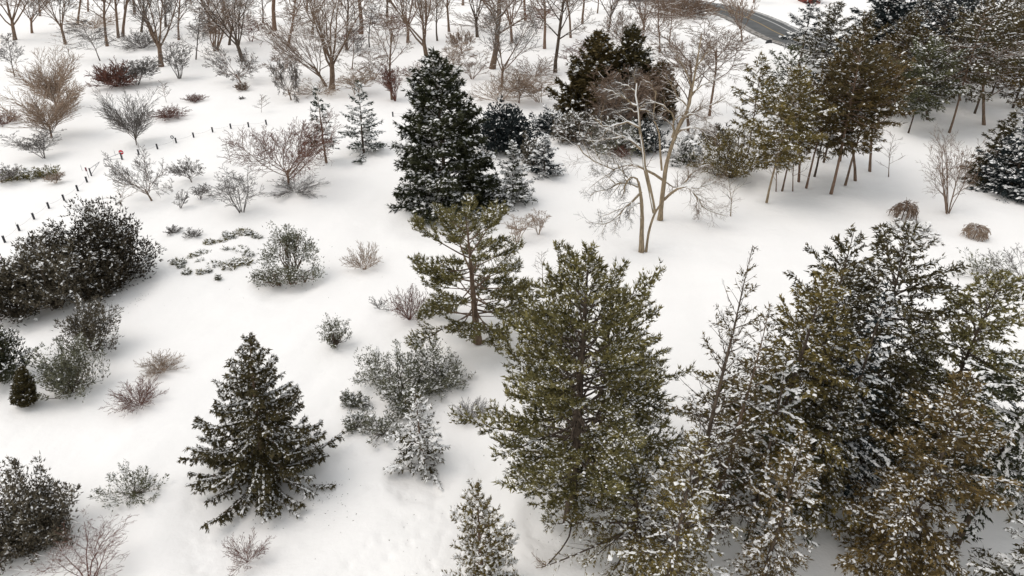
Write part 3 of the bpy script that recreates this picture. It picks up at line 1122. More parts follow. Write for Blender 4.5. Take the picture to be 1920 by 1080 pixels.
sh('shrub', 452, 188, 180, 446, 459, 'tuft of twigs barely above the snow below the clipped shrub', twig='greytwig', snow=.3, dens=.4)
bt('sapling', 312, 191, 150, 296, 318, 'tiny thin sapling between the red-brown bush and the low rusty shrubs', twig='greytwig', snow=0)
bt('broom', 256, 270, 168, 193, 283, 'fan-shaped bare tree beside the chain of black posts', bark='darkbark', twig='greytwig', snow=.15, rs=.6)
bt('dome', 285, 378, 287, 204, 312, 'broad dome-shaped bare tree below the red round sign', bark='bark', twig='greytwig', snow=.3, rs=.65)
bt('dome', 361, 347, 289, 317, 381, 'small crooked bare tree right of the broad dome-shaped one', bark='darkbark', twig='greytwig', snow=.3, rs=.7)
sh('multi', 377, 380, 344, 355, 394, 'small upright twiggy shrub below the small crooked tree', twig='greytwig', snow=.2, dens=.8)
sh('multi', 340, 395, 357, 328, 354, 'sparse leafless shrub with few stems near the dark cedar clump', twig='greytwig', snow=.1, dens=.5)
bt('multi', 453, 400, 318, 398, 482, 'leafless multi-stemmed small tree below the wide red-twigged tree', bark='darkbark', twig='greytwig', snow=.3)
bt('dome', 540, 350, 222, 436, 628, 'wide spreading tree with red-tinted twigs in the middle of the left field', bark='redbark', twig='redtwig', snow=.3, dens=2.2, rs=.75, twr=1.0)
bt('sapling', 433, 310, 266, 410, 448, 'thin bare sapling touching the left of the red-twigged tree', twig='greytwig', snow=.1)
sh('shrub', 545, 370, 340, 500, 600, 'low tangle of thin shoots at the foot of the red-twigged tree', twig='greytwig', snow=.3, dens=1.1)
bt('dome', 546, 187, 114, 507, 564, 'small delicate bare tree left of the slender spruce', twig='greytwig', bark='bark', snow=.2, rs=.7)
bt('sapling', 490, 213, 177, 477, 504, 'faint little sapling alone on the snow above the red-twigged tree', twig='greytwig', snow=0)
bt('sapling', 225, 400, 345, 205, 252, 'faint thin tree rising behind the dark cedar clump', twig='tantwig', snow=.2)
bt('dome', 3, 344, 312, -25, 32, 'thin bare branches leaning in at the left edge', twig='greytwig', snow=.4, rs=.6)
sh('multi', 105, 345, 322, 88, 116, 'small tan shrub right of the low green juniper patch', twig='tantwig', snow=.2)

# --- back of the field, centre
bt('tall', 677, 64, -130, 610, 720, 'thick reddish trunk near the top edge right of the widest tree', bark='redbark', rs=1.4, dens=.8)
bt('leader', 660, 130, 45, 636, 690, 'small fine bare tree below the thick reddish trunk', twig='greytwig')
bt('leader', 693, 88, -20, 665, 720, 'thin grey bare tree right of the thick reddish trunk', twig='greytwig', bark='greybark')
bt('tall', 735, 186, -10, 692, 768, 'tall thin paired trunks rising out of a brown vase-shaped shrub', dens=.8, rs=.7)
sh('multi', 741, 190, 118, 712, 760, 'upright brown vase-shaped shrub left of the great spruce', twig='redtwig', snow=.1, dens=1.5)
bt('tall', 725, 31, -110, 675, 770, 'dark bare fork at the top edge left of the leaning trunks', bark='darkbark', dens=.8)
bt('leader', 820, 77, -60, 785, 850, 'slim dark bare tree behind the tip of the great spruce', bark='darkbark')
bt('vase', 803, 130, -80, 705, 835, 'big leaning bare tree with many trunks just behind the great spruce', rs=1.2, snow=.6)
bt('dome', 866, 100, 45, 838, 888, 'small crooked bare tree right of the tip of the great spruce', twig='tantwig', bark='redbark')
bt('tall', 923, 130, -110, 855, 1010, 'biggest straight-trunked bare tree at top centre', rs=1.5, snow=.8, bark='bark', dens=1.2)
bt('vase', 941, 166, 15, 898, 1005, 'medium bare tree in front of the biggest straight trunk', snow=.6, twig='greytwig')
bt('dome', 973, 196, 118, 925, 1030, 'crooked low bare tree between the great spruce and the dark cedars', twig='tantwig', snow=.3, rs=.7)
sh('shrub', 938, 205, 150, 872, 1000, 'pale twiggy undergrowth right of the great spruce', twig='tantwig', snow=.2, dens=.9)
sh('multi', 1010, 195, 140, 960, 1052, 'tan leafless thicket left of the dark cedars', twig='tantwig', snow=.2, dens=1.0)
bt('tall', 1041, 135, -70, 985, 1110, 'tall dark bare trunk standing left of the dark cedar tops', bark='darkbark', snow=.7, rs=1.1)
bt('tall', 1021, 90, -90, 978, 1062, 'crooked brown bare tree behind the tall dark trunk', bark='redbark', snow=.6)
bt('tall', 985, 40, -130, 940, 1030, 'brown-crowned bare tree at the top edge right of the biggest trunk', bark='redbark', twig='twig', twr=1.5)
sh('multi', 668, 180, 125, 636, 708, 'brown thicket behind the snowy little spruce', twig='tantwig', snow=.2, dens=1.2)
bt('tall', 1092, 45, -100, 1055, 1130, 'thin bare tree at the top edge right of the tall dark trunk', twig='greytwig')
bt('leader', 1120, 25, -80, 1090, 1160, 'faint slim tree at the top edge above the dark cedar tops', twig='greytwig')
bt('dome', 1165, 100, 0, 1125, 1240, 'crooked snow-edged bare tree rising behind the dark cedars', bark='darkbark', snow=.8, rs=.8)
bt('leader', 1237, 101, -40, 1200, 1275, 'slim reddish tree in front of the far end of the road', bark='redbark')
bt('leader', 1256, 86, -10, 1232, 1290, 'thin bare stem beside the slim reddish tree by the road', bark='redbark', twig='twig')
bt('tall', 1290, 252, 40, 1225, 1345, 'left of two tall bare trees standing behind the tan snow-limbed tree', bark='bark', twig='twig', dens=1.2, rs=.8, twr=1.2)
bt('tall', 1330, 218, 20, 1265, 1400, 'right of two tall bare trees standing behind the tan snow-limbed tree', bark='redbark', twig='twig', dens=1.2, rs=.8, twr=1.2)
bt('vase', 1391, 78, -25, 1352, 1425, 'bare tree at the edge of the road', bark='redbark', twig='tantwig', rs=.8)
bt('tall', 1413, 5, -70, 1390, 1440, 'reddish trunk on the far side of the road cut by the top edge', bark='redbark')
sh('shrub', 1262, 38, -12, 1222, 1345, 'dense grey-brown thicket hiding the far end of the road', twig='twig', snow=.1, dens=2.0, twr=1.6)
for i, (bx, by, ty, a, b, w) in enumerate([(75, 30, -90, 40, 110, 'second'), (165, 22, -100, 130, 205, 'third'), (420, 20, -110, 380, 455, 'fourth'),
                                           (575, 20, -110, 535, 620, 'fifth'), (780, 15, -110, 740, 815, 'sixth'), (868, 10, -120, 830, 905, 'seventh'),
                                           (1180, 8, -100, 1150, 1215, 'eighth'), (640, 12, -110, 600, 680, 'ninth')]):
    bt(('tall', 'leader', 'vase')[i % 3], bx, by, ty, a, b,
       'far bare trunk against the top edge, ' + ('in the gap between the two leftmost trees', 'behind the bent tall tree', 'behind the snow-laden forked tree',
        'above the widest twin-trunked tree', 'above the leaning trunks', 'just left of the biggest straight trunk', 'above the right dark cedar top',
        'between the two thick reddish trunks')[i], bark='redbark', twig='greytwig', dens=.7)

MORE = [('vase', 60, 62, -50, 15, 110, 'bare tree between the forked corner tree and the leaning one'), ('tall', 145, 45, -80, 105, 190, 'bare tree standing behind the small dark spreading tree'),
        ('vase', 265, 60, -60, 225, 310, 'bare tree rising behind the grey thicket'), ('tall', 335, 75, -50, 300, 375, 'reddish bare tree behind the slim pale one'),
        ('vase', 395, 60, -80, 350, 440, 'bare tree tucked behind the cluster of reddish stems'), ('vase', 430, 85, -40, 385, 490, 'bare tree standing just left of the snow-laden forked tree'),
        ('tall', 540, 90, -80, 500, 590, 'bare tree left of and behind the widest twin-trunked tree'), ('vase', 585, 70, -80, 535, 640, 'bare tree behind the crown of the widest twin-trunked tree'),
        ('tall', 650, 95, -60, 615, 690, 'bare tree between the widest tree and the thick reddish trunk'), ('vase', 765, 80, -80, 710, 815, 'bare tree behind the paired thin trunks'),
        ('tall', 842, 60, -90, 805, 885, 'bare tree behind the great spruce tip and the slim dark tree'), ('vase', 895, 70, -90, 845, 945, 'bare tree left of and behind the biggest straight trunk'),
        ('vase', 960, 80, -70, 910, 1010, 'bare tree right of and behind the biggest straight trunk'), ('tall', 1070, 70, -70, 1035, 1110, 'bare tree just right of the tall dark trunk'),
        ('vase', 1140, 60, -70, 1095, 1190, 'bare tree behind the tip of the taller dark cedar'), ('vase', 1205, 70, -60, 1165, 1250, 'bare tree between the dark cedars and the far thicket')]
for i, (f, bx, by, ty, a, b, lab) in enumerate(MORE):
    bt(f, bx, by, ty, a, b, lab, bark=('redbark', 'bark', 'darkbark')[i % 3], twig=('twig', 'greytwig')[i % 2], snow=.6, dens=.9)

UNDER = [('multi', 520, 150, 95, 490, 560, 'brown'), ('shrub', 590, 185, 150, 545, 640, 'tan'), ('multi', 700, 150, 95, 670, 735, 'brown'), ('multi', 650, 95, 40, 615, 690, 'reddish'), ('shrub', 790, 160, 115, 740, 845, 'brown'),
         ('multi', 845, 135, 80, 810, 880, 'tan'), ('multi', 885, 150, 90, 850, 925, 'brown'), ('shrub', 1005, 150, 105, 955, 1050, 'brown'), ('multi', 1075, 130, 75, 1040, 1115, 'reddish'), ('multi', 470, 80, 30, 435, 510, 'reddish'),
         ('shrub', 410, 70, 25, 360, 460, 'brown'), ('multi', 550, 60, 10, 510, 600, 'brown'), ('multi', 740, 70, 15, 700, 790, 'reddish'), ('shrub', 905, 60, 15, 850, 960, 'brown'), ('multi', 1010, 55, 0, 970, 1060, 'reddish'), ('shrub', 170, 60, 25, 120, 225, 'tan')]
PLC = ['low down left of the widest twin-trunked tree', 'at the foot of the widest twin-trunked tree', 'left of the paired thin trunks', 'under the gap between the two thick reddish trunks', 'just left of the great spruce tip', 'right of the great spruce tip',
       'left of the foot of the biggest straight trunk', 'left of the foot of the tall dark trunk', 'right of the tall dark trunk', 'right of the snow-laden forked tree', 'behind the cluster of reddish stems', 'high up behind the widest twin-trunked tree',
       'behind the paired thin trunks near the top edge', 'behind the biggest straight trunk near the top edge', 'behind the tall dark trunk near the top edge', 'behind the small dark spreading tree at upper left']
for (f, bx, by, ty, a, b, c), w in zip(UNDER, PLC):
    sh(f, bx, by, ty, a, b, c + ' leafless thicket ' + w, 'leafless thickets among the far bare trees', twig={'brown': 'twig', 'tan': 'tantwig', 'reddish': 'redtwig'}[c], snow=.2, dens=.7, split=False)

# --- evergreens of the middle distance
conifer('spruce_tree', T, 612, 305, 158, 566, 636, 'slender spruce with a bare lower trunk', None, 'greenspruce', 'bark', z0=.22, nb=42, slope=(-12, 40), prof=.7,
        L=.5, Wd=.13, sp=5, snow=.35, ssz=.15, split=True, sparse=.25, bl=4, ridge=2)
conifer('spruce_tree', T, 683, 293, 148, 638, 729, 'small conical spruce frosted with snow, right of the slender spruce', None, 'greenspruce', 'darkbark', z0=.04, nb=60, slope=(-8, 40),
        prof=.85, L=.45, Wd=.11, sp=5.5, snow=.4, ssz=.14, split=True, sparse=.1, ridge=2.5)
conifer('spruce_tree', T, 838, 405, 92, 746, 932, 'great dense spruce in the middle of the field, dark on its right side', None, 'spruce', 'darkbark', z0=.015, nb=190, slope=(-6, 45),
        prof=.62, fat=.25, L=.60, Wd=.19, sp=5.6, bl=4.2, snow=.2, ssz=.15, snow_side=.8, lump=.13, inner=.35, ridge=2.2)
CED = 'dark cedars behind the tan tree'
conifer('cedar_tree', T, 1112, 236, 56, 1036, 1180, 'left and nearer of the two dark pointed cedars', CED, 'olive', 'darkbark', z0=.01, nb=150, slope=(15, 60), prof=.7,
        fat=.15, L=.65, Wd=.22, sp=5.5, snow=.10, ssz=.18, lump=.15, inner=.35)
conifer('cedar_tree', T, 1172, 226, 44, 1110, 1225, 'right and taller of the two dark pointed cedars', CED, 'brownspruce', 'darkbark', z0=.01, nb=130, slope=(15, 60), prof=.65,
        fat=.2, L=.65, Wd=.22, sp=5.5, snow=.12, ssz=.18, lump=.15, inner=.35)
conifer('cedar_tree', T, 1228, 235, 116, 1192, 1266, 'bronze-green rounded cedar behind the snow-limbed trunk', CED, 'olive', 'darkbark', z0=.01, nb=110, slope=(20, 65), prof=.5,
        fat=.5, L=.6, Wd=.2, sp=5.5, snow=.08, ssz=.15, lump=.12, inner=.35)
sh('multi', 1150, 262, 130, 1095, 1205, 'brown leafless thicket in front of the dark cedars', twig='twig', snow=.1, dens=2.0, twr=1.8)
sh('multi', 1190, 240, 120, 1160, 1240, 'second brown thicket filling the gap between the dark cedars', twig='twig', snow=.1, dens=1.6, twr=1.8)
bush('holly_bush', 'shrub', 945, 296, 214, 902, 990, 'blue-black broadleaf evergreen bush right of the great spruce', None, 'blue', n=150, L=.4, Wd=.2, sp=20, snow=.18, ssz=.14, core=.3, upb=.6)
conifer('spruce_tree', T, 962, 388, 264, 918, 1004, 'small snow-striped spruce in front of the blue-black bush', None, 'spruce', 'darkbark', z0=.02, nb=70, slope=(-12, 40), prof=.8, L=.4, Wd=.11,
        sp=6, snow=.35, ssz=.14, split=True, ridge=3)
conifer('spruce_tree', T, 1020, 337, 250, 984, 1052, 'small snowy spruce at the right end of the evergreen clump', None, 'blue', 'darkbark', z0=.02, nb=60, slope=(-10, 40), prof=.8, L=.4, Wd=.11,
        sp=6, snow=.4, ssz=.14, split=True, ridge=2)
bush('evergreen_shrub', 'shrub', 1000, 318, 262, 975, 1024, 'brown low evergreen wedged between the two small snowy spruces', None, 'greybrown', n=50, L=.35, Wd=.1, snow=.35, ssz=.12)
bush('evergreen_shrub', 'shrub', 1028, 255, 214, 998, 1062, 'rounded snowy evergreen shrub left of the cedar foot', None, 'blue', n=60, L=.45, Wd=.15, sp=18, snow=.5, ssz=.18)
bush('evergreen_shrub', 'shrub', 1082, 276, 220, 1036, 1128, 'wide snowy evergreen shrub under the left dark cedar', None, 'greybrown', n=90, L=.45, Wd=.14, sp=18, snow=.5, ssz=.18)
bush('evergreen_shrub', 'shrub', 1150, 292, 238, 1105, 1200, 'low dark evergreen shrub under the snow-limbed branches', None, 'grey', n=70, L=.45, Wd=.14, sp=18, snow=.5, ssz=.18)
bush('evergreen_shrub', 'shrub', 1215, 290, 232, 1180, 1250, 'dark evergreen shrub behind the fork of the tan trunks', None, 'blue', n=50, L=.45, Wd=.14, sp=18, snow=.4, ssz=.18)
bush('evergreen_shrub', 'shrub', 1285, 315, 262, 1255, 1320, 'snow-covered mound of evergreen right of the tan trunk', None, 'spruce', n=40, L=.4, Wd=.13, sp=15, snow=.9, ssz=.24)
sh('shrub', 1162, 298, 270, 1148, 1182, 'small brown tuft poking from snow below the evergreen shrubs', twig='redtwig', snow=.2, dens=.6)
bush('creeping_juniper', 'shrub', 50, 346, 318, 10, 104, 'low green juniper patch by the left edge above the dark cedar clump', None, 'pine', n=60, L=.32, Wd=.10, sp=20, snow=.35, ssz=.13,
     lobes=[(-.65, -.2, .4, .8), (-.2, 0, .38, .85), (.25, .1, .4, 1), (.65, .25, .36, 1.)], core=.3)

# --- right: the wood behind the open snow
RW = 'tall conifers of the wood at upper right'


def wood(name, bx, by, ty, x0, x1, label, fol, bark='bark', **k):
    a = dict(z0=.28, nb=95, slope=(-12, 50), prof=.65, fat=.35, btaper=.6, sparse=.08, tpow=1.1, L=.56, Wd=.13, sp=4.4, bl=3.7, ridge=.8, snow=.14, ssz=.115, lump=.42, inner=.25, r_tr=.0085)
    a.update(k)
    return conifer(name, T, bx, by, ty, x0, x1, label, RW, fol, bark, **a)


conifer('spruce_tree', T, 1498, 124, -25, 1462, 1540, 'slim snowy spruce standing against the road', RW, 'blue', 'darkbark', z0=.3, nb=46, slope=(-15, 35), prof=.7, L=.7, Wd=.16, sp=4, snow=.5, ssz=.22, split=True, sparse=.3)
conifer('spruce_tree', T, 1610, 200, -60, 1530, 1690, 'tall dark blue spruce at the top edge beside the red building', RW, 'blue', 'darkbark', z0=.05, nb=120, prof=.7, fat=.2, slope=(-14, 35), L=.7, Wd=.2, sp=5, snow=.3, ssz=.22)
wood('larch_tree', 1585, 347, 73, 1513, 1635, 'bronze conifer with a leaning bare trunk at the front of the wood', 'rust', 'bark', snow=.1)
wood('larch_tree', 1558, 364, 18, 1543, 1665, 'tallest bronze conifer in the middle of the wood, thick brown trunk', 'olive', 'redbark', snow=.1, nb=100, z0=.28)
wood('pine_tree', 1438, 376, 118, 1371, 1486, 'leftmost green pine of the wood, pale slim trunk', 'gold', 'tanbark', snow=.28)
wood('pine_tree', 1467, 356, 148, 1428, 1510, 'narrow green-brown tree on a thin straight trunk second from the left of the wood', 'gold', 'bark', snow=.25, nb=50)
wood('pine_tree', 1512, 351, 98, 1464, 1558, 'brown-green tree on a straight dark trunk in the middle of the front row', 'rust', 'redbark', snow=.2, nb=65)
wood('pine_tree', 1527, 332, 88, 1498, 1589, 'brown-green tree on a dark trunk set just behind the front row', 'olive', 'darkbark', snow=.15, nb=60)
wood('larch_tree', 1545, 302, 53, 1488, 1579, 'hazy brown conifer behind the front row of trunks', 'rust', 'darkbark', snow=.1, nb=70)
wood('pine_tree', 1400, 300, 98, 1358, 1440, 'brownish conifer with thin crown at the left of the wood', 'gold', 'bark', snow=.25, nb=65, z0=.15)
wood('pine_tree', 1450, 270, 83, 1408, 1499, 'green pine with flat tiers below the road', 'softpine', 'bark', snow=.4, nb=60, z0=.25)
bt('sapling', 1487, 357, 240, 1465, 1515, 'thin bare stem between the straight trunks at the front of the wood', RW, twig='twig', snow=.2)
bt('sapling', 1456, 356, 245, 1440, 1475, 'thinnest bare stem beside the leftmost green pine', RW, twig='twig', snow=.2)
wood('pine_tree', 1703, 250, 68, 1640, 1747, 'green pine with a dark leaning trunk at the right of the wood', 'softpine', 'darkbark', snow=.3, z0=.25)
wood('larch_tree', 1660, 215, 23, 1600, 1707, 'bronze conifer behind the leaning green pine', 'olive', 'bark', snow=.12, z0=.15)
wood('spruce_tree', 1780, 248, -12, 1713, 1854, 'big snow-branched conifer with a bare leaning trunk at upper right', 'brownspruce', 'bark', ridge=1.5, snow=.22, z0=.3, nb=80, prof=.6, slope=(-20, 30), sparse=.4)
wood('spruce_tree', 1827, 214, -42, 1771, 1891, 'snow-branched conifer right of the big leaning trunk', 'olive', 'darkbark', ridge=1.5, snow=.15, z0=.25, slope=(-18, 30), sparse=.35)
wood('spruce_tree', 1730, 200, -62, 1671, 1786, 'dark conifer with drooping boughs at the back of the wood', 'blue', 'darkbark', snow=.2, z0=.05, slope=(-25, 30))
wood('spruce_tree', 1900, 200, -62, 1851, 1961, 'brown conifer at the top right corner', 'olive', 'darkbark', snow=.15, z0=.1)
wood('pine_tree', 1760, 130, -60, 1702, 1826, 'snowy green conifer cut by the top edge at upper right', 'spruce', 'darkbark', snow=.25, z0=.1)
wood('pine_tree', 1850, 120, -70, 1792, 1916, 'far dark conifer cut by the top edge near the right corner', 'blue', 'darkbark', snow=.25, z0=.1)
wood('spruce_tree', 1690, 150, -60, 1632, 1752, 'tall dark conifer behind the bronze conifers near the top edge', 'brownspruce', 'darkbark', snow=.2, z0=.1)
wood('spruce_tree', 1860, 175, -30, 1802, 1922, 'brown-green conifer behind the snow-branched ones at upper right', 'rust', 'darkbark', snow=.2, z0=.1)
wood('spruce_tree', 1800, 150, -50, 1743, 1857, 'dark green conifer between the snow-branched ones at upper right', 'spruce', 'darkbark', snow=.25, z0=.05)
wood('larch_tree', 1925, 245, -2, 1875, 1983, 'bronze conifer cut by the right edge above the dark spruces', 'rust', 'bark', snow=.2, z0=.15)
wood('spruce_tree', 1745, 185, -20, 1693, 1801, 'narrow dark conifer right of the green leaning pine', 'blue', 'darkbark', snow=.2, z0=.05)
wood('pine_tree', 1540, 140, 0, 1501, 1587, 'dark green conifer right of the slim spruce by the road', 'brownspruce', 'darkbark', snow=.3, z0=.1)
for i, (bx, by, ty, a, b, lab) in enumerate([(1605, 335, 120, 1560, 1655, 'brown leafless tree with hazy crown among the bronze conifers'), (1632, 318, 110, 1590, 1690, 'brown leafless tree right of the bronze conifers'),
                                             (1575, 300, 90, 1535, 1625, 'brown leafless tree behind the bronze conifers'), (1498, 340, 150, 1460, 1540, 'thin leafless tree between the straight trunks'),
                                             (1690, 180, 20, 1640, 1745, 'brown leafless tree at the back of the wood'), (1800, 190, 20, 1750, 1860, 'brown leafless tree behind the big snow-branched conifer')]):
    bt('tall', bx, by, ty, a, b, lab, RW, bark=('bark', 'redbark')[i % 2], twig='twig', snow=.35, dens=1.2, rs=.7, twr=1.2)
bt('tall', 1845, 235, 60, 1780, 1920, 'leafless brown tree with snowy limbs among the conifers at upper right', RW, bark='bark', twig='twig', snow=.9)
bt('tall', 1740, 225, 60, 1680, 1800, 'leafless snowy-limbed tree behind the green leaning pine', RW, bark='darkbark', twig='twig', snow=.9)
bt('sapling', 1668, 327, 245, 1645, 1695, 'small snow-dusted sapling at the edge of the open snow right of the wood', RW, twig='twig', snow=.6)
bush('yew_bush', 'shrub', 1378, 345, 252, 1312, 1430, 'wide olive-brown yew with drooping twigs left of the wood', None, 'gold', n=85, L=.38, Wd=.08, sp=18, snow=.25, ssz=.10, core=.5, upb=.2, rough=.5, spread=.15)
bt('sapling', 1371, 400, 300, 1345, 1400, 'thin tan stem rising through the olive-brown yew', None, bark='tanbark', twig='greytwig', snow=.2)
bush('evergreen_shrub', 'shrub', 1345, 282, 240, 1320, 1372, 'snowy bush between the tall bare trees and the wood', None, 'greybrown', n=50, L=.45, Wd=.12, sp=18, snow=.5, ssz=.18)
conifer('spruce_tree', T, 1885, 375, 160, 1822, 1950, 'dark blue-green spruce at the right edge below the wood', None, 'blue', 'darkbark', z0=.01, nb=110, slope=(-8, 40), prof=.8, fat=.05, L=.45, Wd=.13, sp=6, snow=.2, ssz=.14)
conifer('spruce_tree', T, 1848, 345, 205, 1806, 1895, 'brown-green spruce just left of the dark one at the right edge', None, 'brownspruce', 'darkbark', z0=.01, nb=90, slope=(-8, 40), prof=.8, fat=.05, L=.45, Wd=.13, sp=6, snow=.12, ssz=.13)
conifer('spruce_tree', T, 1940, 388, 170, 1885, 2000, 'half-seen dark spruce cut by the right edge', None, 'blue', 'darkbark', z0=.01, nb=90, slope=(-10, 40), prof=.7, L=.45, Wd=.13, sp=6, snow=.3, ssz=.15)
bt('multi', 1776, 405, 250, 1735, 1838, 'brown leafless multi-stemmed tree in front of the right edge spruces', None, bark='redbark', twig='twig', snow=.2, dens=1.2, rs=.6, twr=.8)
WE = 'weeping dwarf trees on the open snow'
bare('weeping_tree', T, 'weeping', 1697, 412, 377, 1676, 1717, 'taller rust-brown weeping dwarf tree', WE, bark='redbark', twig='twig', snow=.2, dens=1, rs=.9, twr=1.2)
bare('weeping_tree', T, 'weeping', 1829, 450, 422, 1810, 1851, 'smaller tan weeping dwarf tree nearer the right edge', WE, bark='redbark', twig='tantwig', snow=.3, dens=1, rs=.9, twr=1.2)
bush('evergreen_shrub', 'shrub', 1702, 455, 428, 1664, 1755, 'snow-topped shrub behind the tallest hemlock at right', None, 'greybrown', n=60, L=.3, Wd=.08, snow=.7, ssz=.16)
bush('evergreen_shrub', 'shrub', 1850, 545, 490, 1800, 1905, 'wispy green shrub behind the hemlocks near the right edge', None, 'softpine', n=40, L=.3, Wd=.06, snow=.3, ssz=.1, sp=14)
bt('dome', 1925, 560, 470, 1850, 1990, 'thin drooping bare tree at the right edge', None, twig='greytwig', bark='greybark', snow=.2, rs=.6, dens=.7)

# --- the two tan snow-limbed trees
drawn_tree('tan bare tree with a broken second stem and snow-white upper limbs', 0,
           [([(1203, 469), (1203, 440), (1204, 415), (1203, 380), (1200, 356), (1197, 341)], .36, .17, .0),
            ([(1212, 466), (1217, 433), (1227, 402), (1238, 384)], .18, .15, .02),
            ([(1227, 399), (1222, 372), (1216, 343), (1208, 310), (1206, 280), (1200, 247), (1197, 205), (1192, 178), (1194, 156)], .30, .10, .1)],
           [([(1204, 282), (1185, 265), (1166, 257), (1145, 247), (1123, 235)], .16, .05, .35),
            ([(1166, 258), (1140, 261), (1113, 265), (1098, 262)], .09, .035, .2),
            ([(1198, 240), (1185, 231), (1160, 233), (1133, 236), (1115, 222), (1103, 213)], .13, .04, -.3),
            ([(1193, 199), (1173, 185), (1160, 177), (1133, 166)], .11, .04, -.2),
            ([(1192, 173), (1180, 162), (1168, 158), (1153, 153)], .08, .035, .3),
            ([(1196, 203), (1213, 209), (1224, 217), (1233, 223)], .09, .035, .3),
            ([(1197, 206), (1210, 194), (1224, 193)], .07, .03, -.3),
            ([(1195, 207), (1178, 205), (1160, 210), (1148, 210)], .07, .03, .2),
            ([(1194, 160), (1188, 142), (1192, 128)], .06, .025, .2),
            ([(1201, 360), (1187, 376), (1170, 388), (1160, 405), (1133, 420), (1105, 415)], .15, .04, -.35),
            ([(1198, 350), (1184, 346), (1169, 342), (1154, 345), (1143, 355), (1127, 357), (1106, 366)], .15, .04, .2),
            ([(1197, 342), (1190, 331), (1180, 335), (1172, 350), (1166, 372)], .13, .04, -.2),
            ([(1177, 334), (1165, 318), (1150, 302), (1140, 288)], .08, .03, .3),
            ([(1202, 380), (1194, 382), (1182, 392), (1178, 410)], .08, .03, -.4),
            ([(1154, 345), (1140, 330), (1124, 322), (1108, 320)], .07, .03, .3)], seed=7, snow=.9, plaster=True, bark='tanbark', twig='greytwig')
drawn_tree('tan bare tree with the stouter trunk and arching right limbs, just behind the broken-stemmed one', 0,
           [([(1238, 408), (1241, 375), (1245, 342), (1248, 317), (1253, 295), (1263, 262)], .38, .26, .0),
            ([(1241, 320), (1238, 285), (1237, 262), (1234, 242), (1225, 222), (1228, 195), (1230, 170)], .17, .07, .35),
            ([(1263, 264), (1275, 230), (1290, 205), (1295, 180), (1300, 155), (1308, 110), (1316, 62)], .28, .06, .05)],
           [([(1265, 258), (1282, 223), (1307, 207), (1337, 195), (1358, 183)], .2, .05, .2),
            ([(1266, 256), (1276, 244), (1292, 239), (1320, 242), (1342, 258)], .15, .04, -.3),
            ([(1262, 258), (1262, 235), (1261, 213), (1252, 206), (1235, 195), (1208, 187)], .16, .04, .1),
            ([(1282, 222), (1296, 214), (1315, 218), (1332, 232)], .1, .035, -.3),
            ([(1243, 338), (1230, 328), (1215, 322), (1198, 311), (1182, 308), (1150, 316), (1132, 310), (1112, 300), (1092, 285), (1085, 272)], .19, .05, -.25),
            ([(1246, 374), (1262, 358), (1277, 352), (1295, 352), (1307, 370), (1320, 390), (1337, 397), (1360, 404)], .2, .05, -.3),
            ([(1278, 352), (1292, 333), (1310, 315), (1330, 308)], .12, .04, .35),
            ([(1297, 353), (1318, 350), (1340, 343), (1362, 345)], .1, .035, .2),
            ([(1246, 340), (1262, 350), (1280, 346), (1293, 330)], .1, .04, .4),
            ([(1294, 185), (1310, 165), (1332, 152), (1350, 148)], .11, .04, .3),
            ([(1298, 165), (1288, 140), (1276, 115), (1262, 92)], .11, .03, -.2),
            ([(1304, 130), (1320, 105), (1338, 85)], .09, .03, .2),
            ([(1292, 200), (1272, 182), (1258, 160), (1250, 140)], .1, .035, .3),
            ([(1307, 372), (1306, 392), (1310, 408)], .06, .02, -.2),
            ([(1230, 178), (1222, 160), (1205, 148)], .06, .025, .2)], seed=9, snow=.9, bark='tanbark', twig='twig')

# --- left middle: cedar clump and junipers
JC = 'spreading dark cedars and junipers at left'
bush('cedar_bush', 'shrub', 165, 560, 378, 72, 290, 'largest dark spreading cedar clump, snow-dusted, at left', JC, 'yew', n=430, plume=.42, L=.36, Wd=.10, sp=19, flat=.75,  snow=.34, ssz=.095, spread=.16,
     lobes=[(.14, .15, .38, .80), (.45, 0, .46, .56), (-.38, .0, .42, .50), (-.1, -.35, .5, .58), (.45, -.4, .42, .36), (-.75, 0, .3, .5), (.15, 0, .5, .72)], core=.3, upb=.75, rough=.42)
bush('cedar_bush', 'shrub', 105, 582, 470, 30, 158, 'left-hand lower cedar with a visible stout trunk beside the largest clump', JC, 'greybrown', n=200, plume=.32, L=.3, Wd=.085, sp=28, snow=.25, ssz=.10, core=.35,
     trunk=True, lift=.12)
bush('cedar_bush', 'shrub', 22, 608, 512, -28, 80, 'dark rounded cedar at the left edge below the largest clump', JC, 'yew', n=190, plume=.32, L=.3, Wd=.085, sp=30, snow=.12, ssz=.09, core=.3)
bush('juniper_bush', 'shrub', 174, 660, 582, 128, 214, 'brown upright juniper with twisted trunk below the cedar clump', JC, 'greybrown', n=80, plume=.62, L=.24, Wd=.06, sp=30, snow=.35, ssz=.055, trunk=True, upb=.8, lift=.16, spread=.11, rough=.4)
bush('juniper_bush', 'shrub', 120, 742, 662, 76, 180, 'greyer wide juniper in front of the brown upright one', JC, 'grey', n=90, plume=.62, L=.24, Wd=.06, sp=28, snow=.4, ssz=.055, upb=.8, lift=.14, spread=.11, trunk=True, rough=.4)
bush('cedar_bush', 'shrub', 0, 735, 634, -45, 44, 'dark cedar cut by the left edge behind the small clipped cone', JC, 'spruce', n=150, plume=.35, L=.24, Wd=.07, sp=28, snow=.3, ssz=.08)
conifer('arborvitae', 'shrub', 57, 772, 690, 28, 82, 'narrow clipped green cone on the snow near the left edge', None, 'brownspruce', 'darkbark', z0=.005, nb=260, slope=(35, 75), prof=.5, fat=.3, L=.15, Wd=.07, sp=16, bl=14, snow=.05, tx=40,
        ssz=.045, lump=.03, inner=.55, blf=.25)
